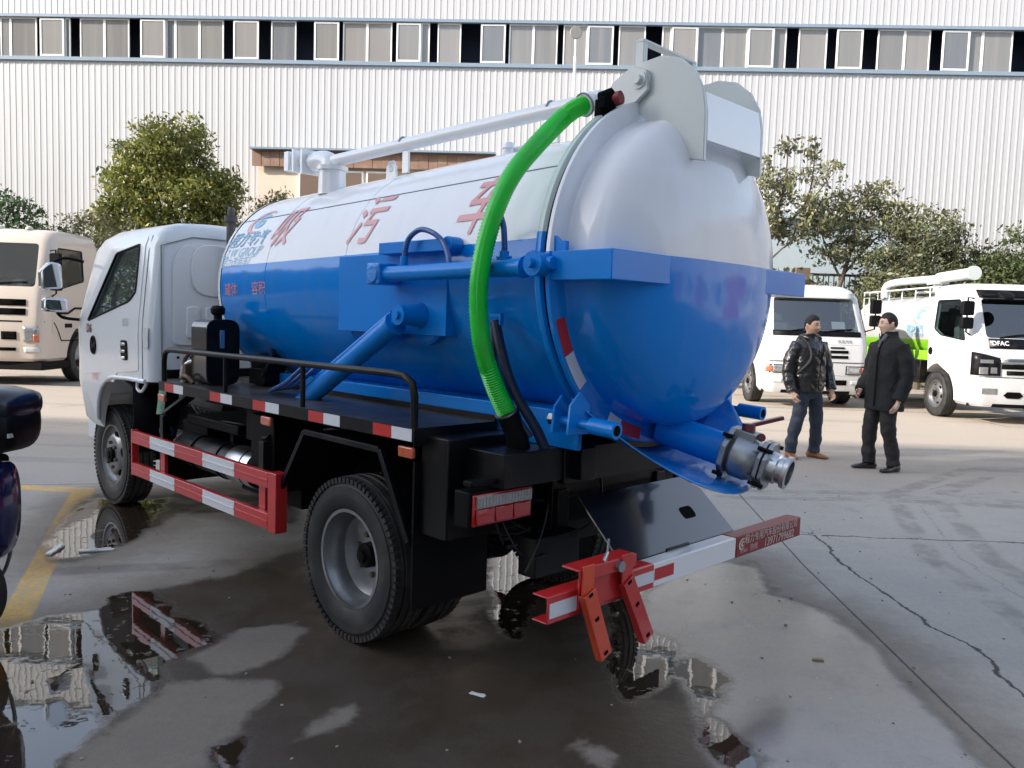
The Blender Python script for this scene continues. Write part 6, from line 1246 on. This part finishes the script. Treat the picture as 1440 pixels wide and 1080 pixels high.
p1, S1 = make_person('person', 'man in a glossy black quilted jacket, dark jeans and tan shoes', (3.49, 9.62, 0), -PI/2+.38, 1.69, dict(
    skin=skin1, hair=hair1, head=(.12, .08), hairline=.50, torso=tor1, jm=puff, tm=jean, sm=tanshoe, quilt=.0025, sleeve=(.078, .056), wr=.024, ws=.06,
    armL=[(-.01, .17, 1.36), (-.02, .245, 1.22), (.0, .285, 1.06), (.05, .285, .93), (.10, .27, .82)], armR=[(-.01, -.17, 1.36), (-.02, -.25, 1.22), (-.02, -.29, 1.06), (.02, -.30, .92), (.07, -.285, .80)],
    hips=[(0, 0, .72, .10, .15), (0, 0, .80, .12, .17), (0, 0, .90, .12, .17)], legL=[(0, .09, .84), (.02, .12, .62), (.01, .145, .44), (0, .16, .24), (-.02, .165, .07)], legR=[(0, -.09, .84), (.02, -.11, .62), (.0, -.13, .44), (-.04, -.15, .24), (-.06, -.155, .07)], toe=(.35, -.35)))
mb = MB(); mb.tube(spline([S1((.145, .05, 1.33)), S1((.162, .03, 1.15)), S1((.160, .02, .98)), S1((.155, .02, .84))], 6), .004, 6); mb.build('zip', MT['gap'], p1)
mb = MB(); mb.tube(spline([S1((.07, .085, 1.43)), S1((.0, .11, 1.455)), S1((-.085, .075, 1.44)), S1((-.12, 0, 1.42)), S1((-.085, -.075, 1.44)), S1((.0, -.11, 1.455)), S1((.07, -.085, 1.43))], 5), [.020]*5+[.028]*20+[.020]*6, 10); mb.build('hood', puff, p1)
bp_ = thing('backpack', 'grey and dull pink backpack worn by the man in the quilted jacket', 'backpack', (3.49, 9.62, 0), -PI/2+.38)
bagm = mat('grey_bag_cloth', (.16, .13, .13), .8, var=.3, vs=12); mb = MB(); mb.tube([S1((-.20, 0, .86)), S1((-.22, 0, .92)), S1((-.225, 0, 1.12)), S1((-.21, 0, 1.28)), S1((-.19, 0, 1.33))], [(.10, .05), (.16, .075), (.165, .08), (.14, .065), (.07, .03)], 20); mb.build('bag', bagm, bp_, ang=70)
mb = MB(); mb.tube([S1((-.245, -.02, .92)), S1((-.29, -.02, .95)), S1((-.29, -.02, 1.08)), S1((-.25, -.02, 1.12))], [(.08, .02), (.10, .03), (.10, .03), (.08, .02)], 14); mb.build('pocket', mat('dull_pink_cloth', (.28, .11, .11), .8), bp_)
for sg in (1, -1): mb = MB(); mb.tube(spline([S1((-.17, .10*sg, 1.30)), S1((-.05, .125*sg, 1.445)), S1((.09, .115*sg, 1.36)), S1((.155, .12*sg, 1.20)), S1((.06, .21*sg, 1.03)), S1((-.12, .19*sg, .95))], 6), [(.005, .016)]*31, 8); mb.build('strap', mat('dark_strap_web', (.05, .045, .045), .8) if sg == 1 else bpy.data.materials['dark_strap_web'], bp_)
tor2 = [(0, 0, .66, .150, .225), (0, 0, .70, .152, .228), (0, 0, .85, .15, .222), (0, 0, 1.0, .145, .215), (0, 0, 1.15, .14, .215), (0, 0, 1.27, .138, .22), (-.005, 0, 1.34, .125, .212), (-.01, 0, 1.39, .10, .175), (-.015, 0, 1.425, .082, .11), (-.01, 0, 1.46, .078, .082), (-.005, 0, 1.505, .079, .080)]
p2, S2 = make_person('person', 'man in a long black coat and glasses, turned to the left', (4.10, 8.95, 0), PI+.30, 1.735, dict(
    skin=skin2, hair=hair1, head=(-.16, .04), hairline=.46, glasses=True, torso=tor2, jm=wool, tm=slack, sm=blkshoe, quilt=0, sleeve=(.080, .062), wr=.026, ws=.12, sq=2.4,
    armL=[(-.01, .175, 1.35), (-.03, .238, 1.2), (-.035, .265, 1.04), (.0, .265, .90), (.05, .255, .765)], armR=[(-.01, -.175, 1.35), (-.03, -.25, 1.2), (-.02, -.28, 1.04), (.06, -.26, .92), (.14, -.22, .85)],
    hips=[(0, 0, .70, .10, .15), (0, 0, .80, .12, .17), (0, 0, .9, .12, .17)], legL=[(0, .09, .84), (.03, .10, .62), (.02, .11, .44), (-.03, .12, .24), (-.06, .125, .07)], legR=[(0, -.09, .84), (.05, -.10, .62), (.07, -.11, .44), (.06, -.12, .24), (.05, -.12, .07)], toe=(.15, -.25)))
mb = MB(); mb.tube(spline([S2((.10, .03, 1.40)), S2((.150, .03, 1.25)), S2((.158, .03, 1.0)), S2((.166, .03, .70))], 6), [(.003, .012)]*19, 8); mb.build('coat_placket', wool, p2)
mb = MB(); mb.tube([S2((.075, -.055, 1.47)), S2((.10, -.02, 1.40)), S2((.115, .0, 1.33))], [(.006, .02)]*3, 8); mb.tube([S2((.075, .055, 1.47)), S2((.10, .02, 1.40)), S2((.115, .0, 1.33))], [(.006, .02)]*3, 8); mb.build('shirt_collar', mat('grey_shirt', (.10, .11, .14), .8), p2)
mb = MB(); mb.tube([S2((.10, .185, .88)), S2((.06, .205, 1.0))], [(.004, .016)]*2, 8); mb.build('pocket_flap', wool, p2)
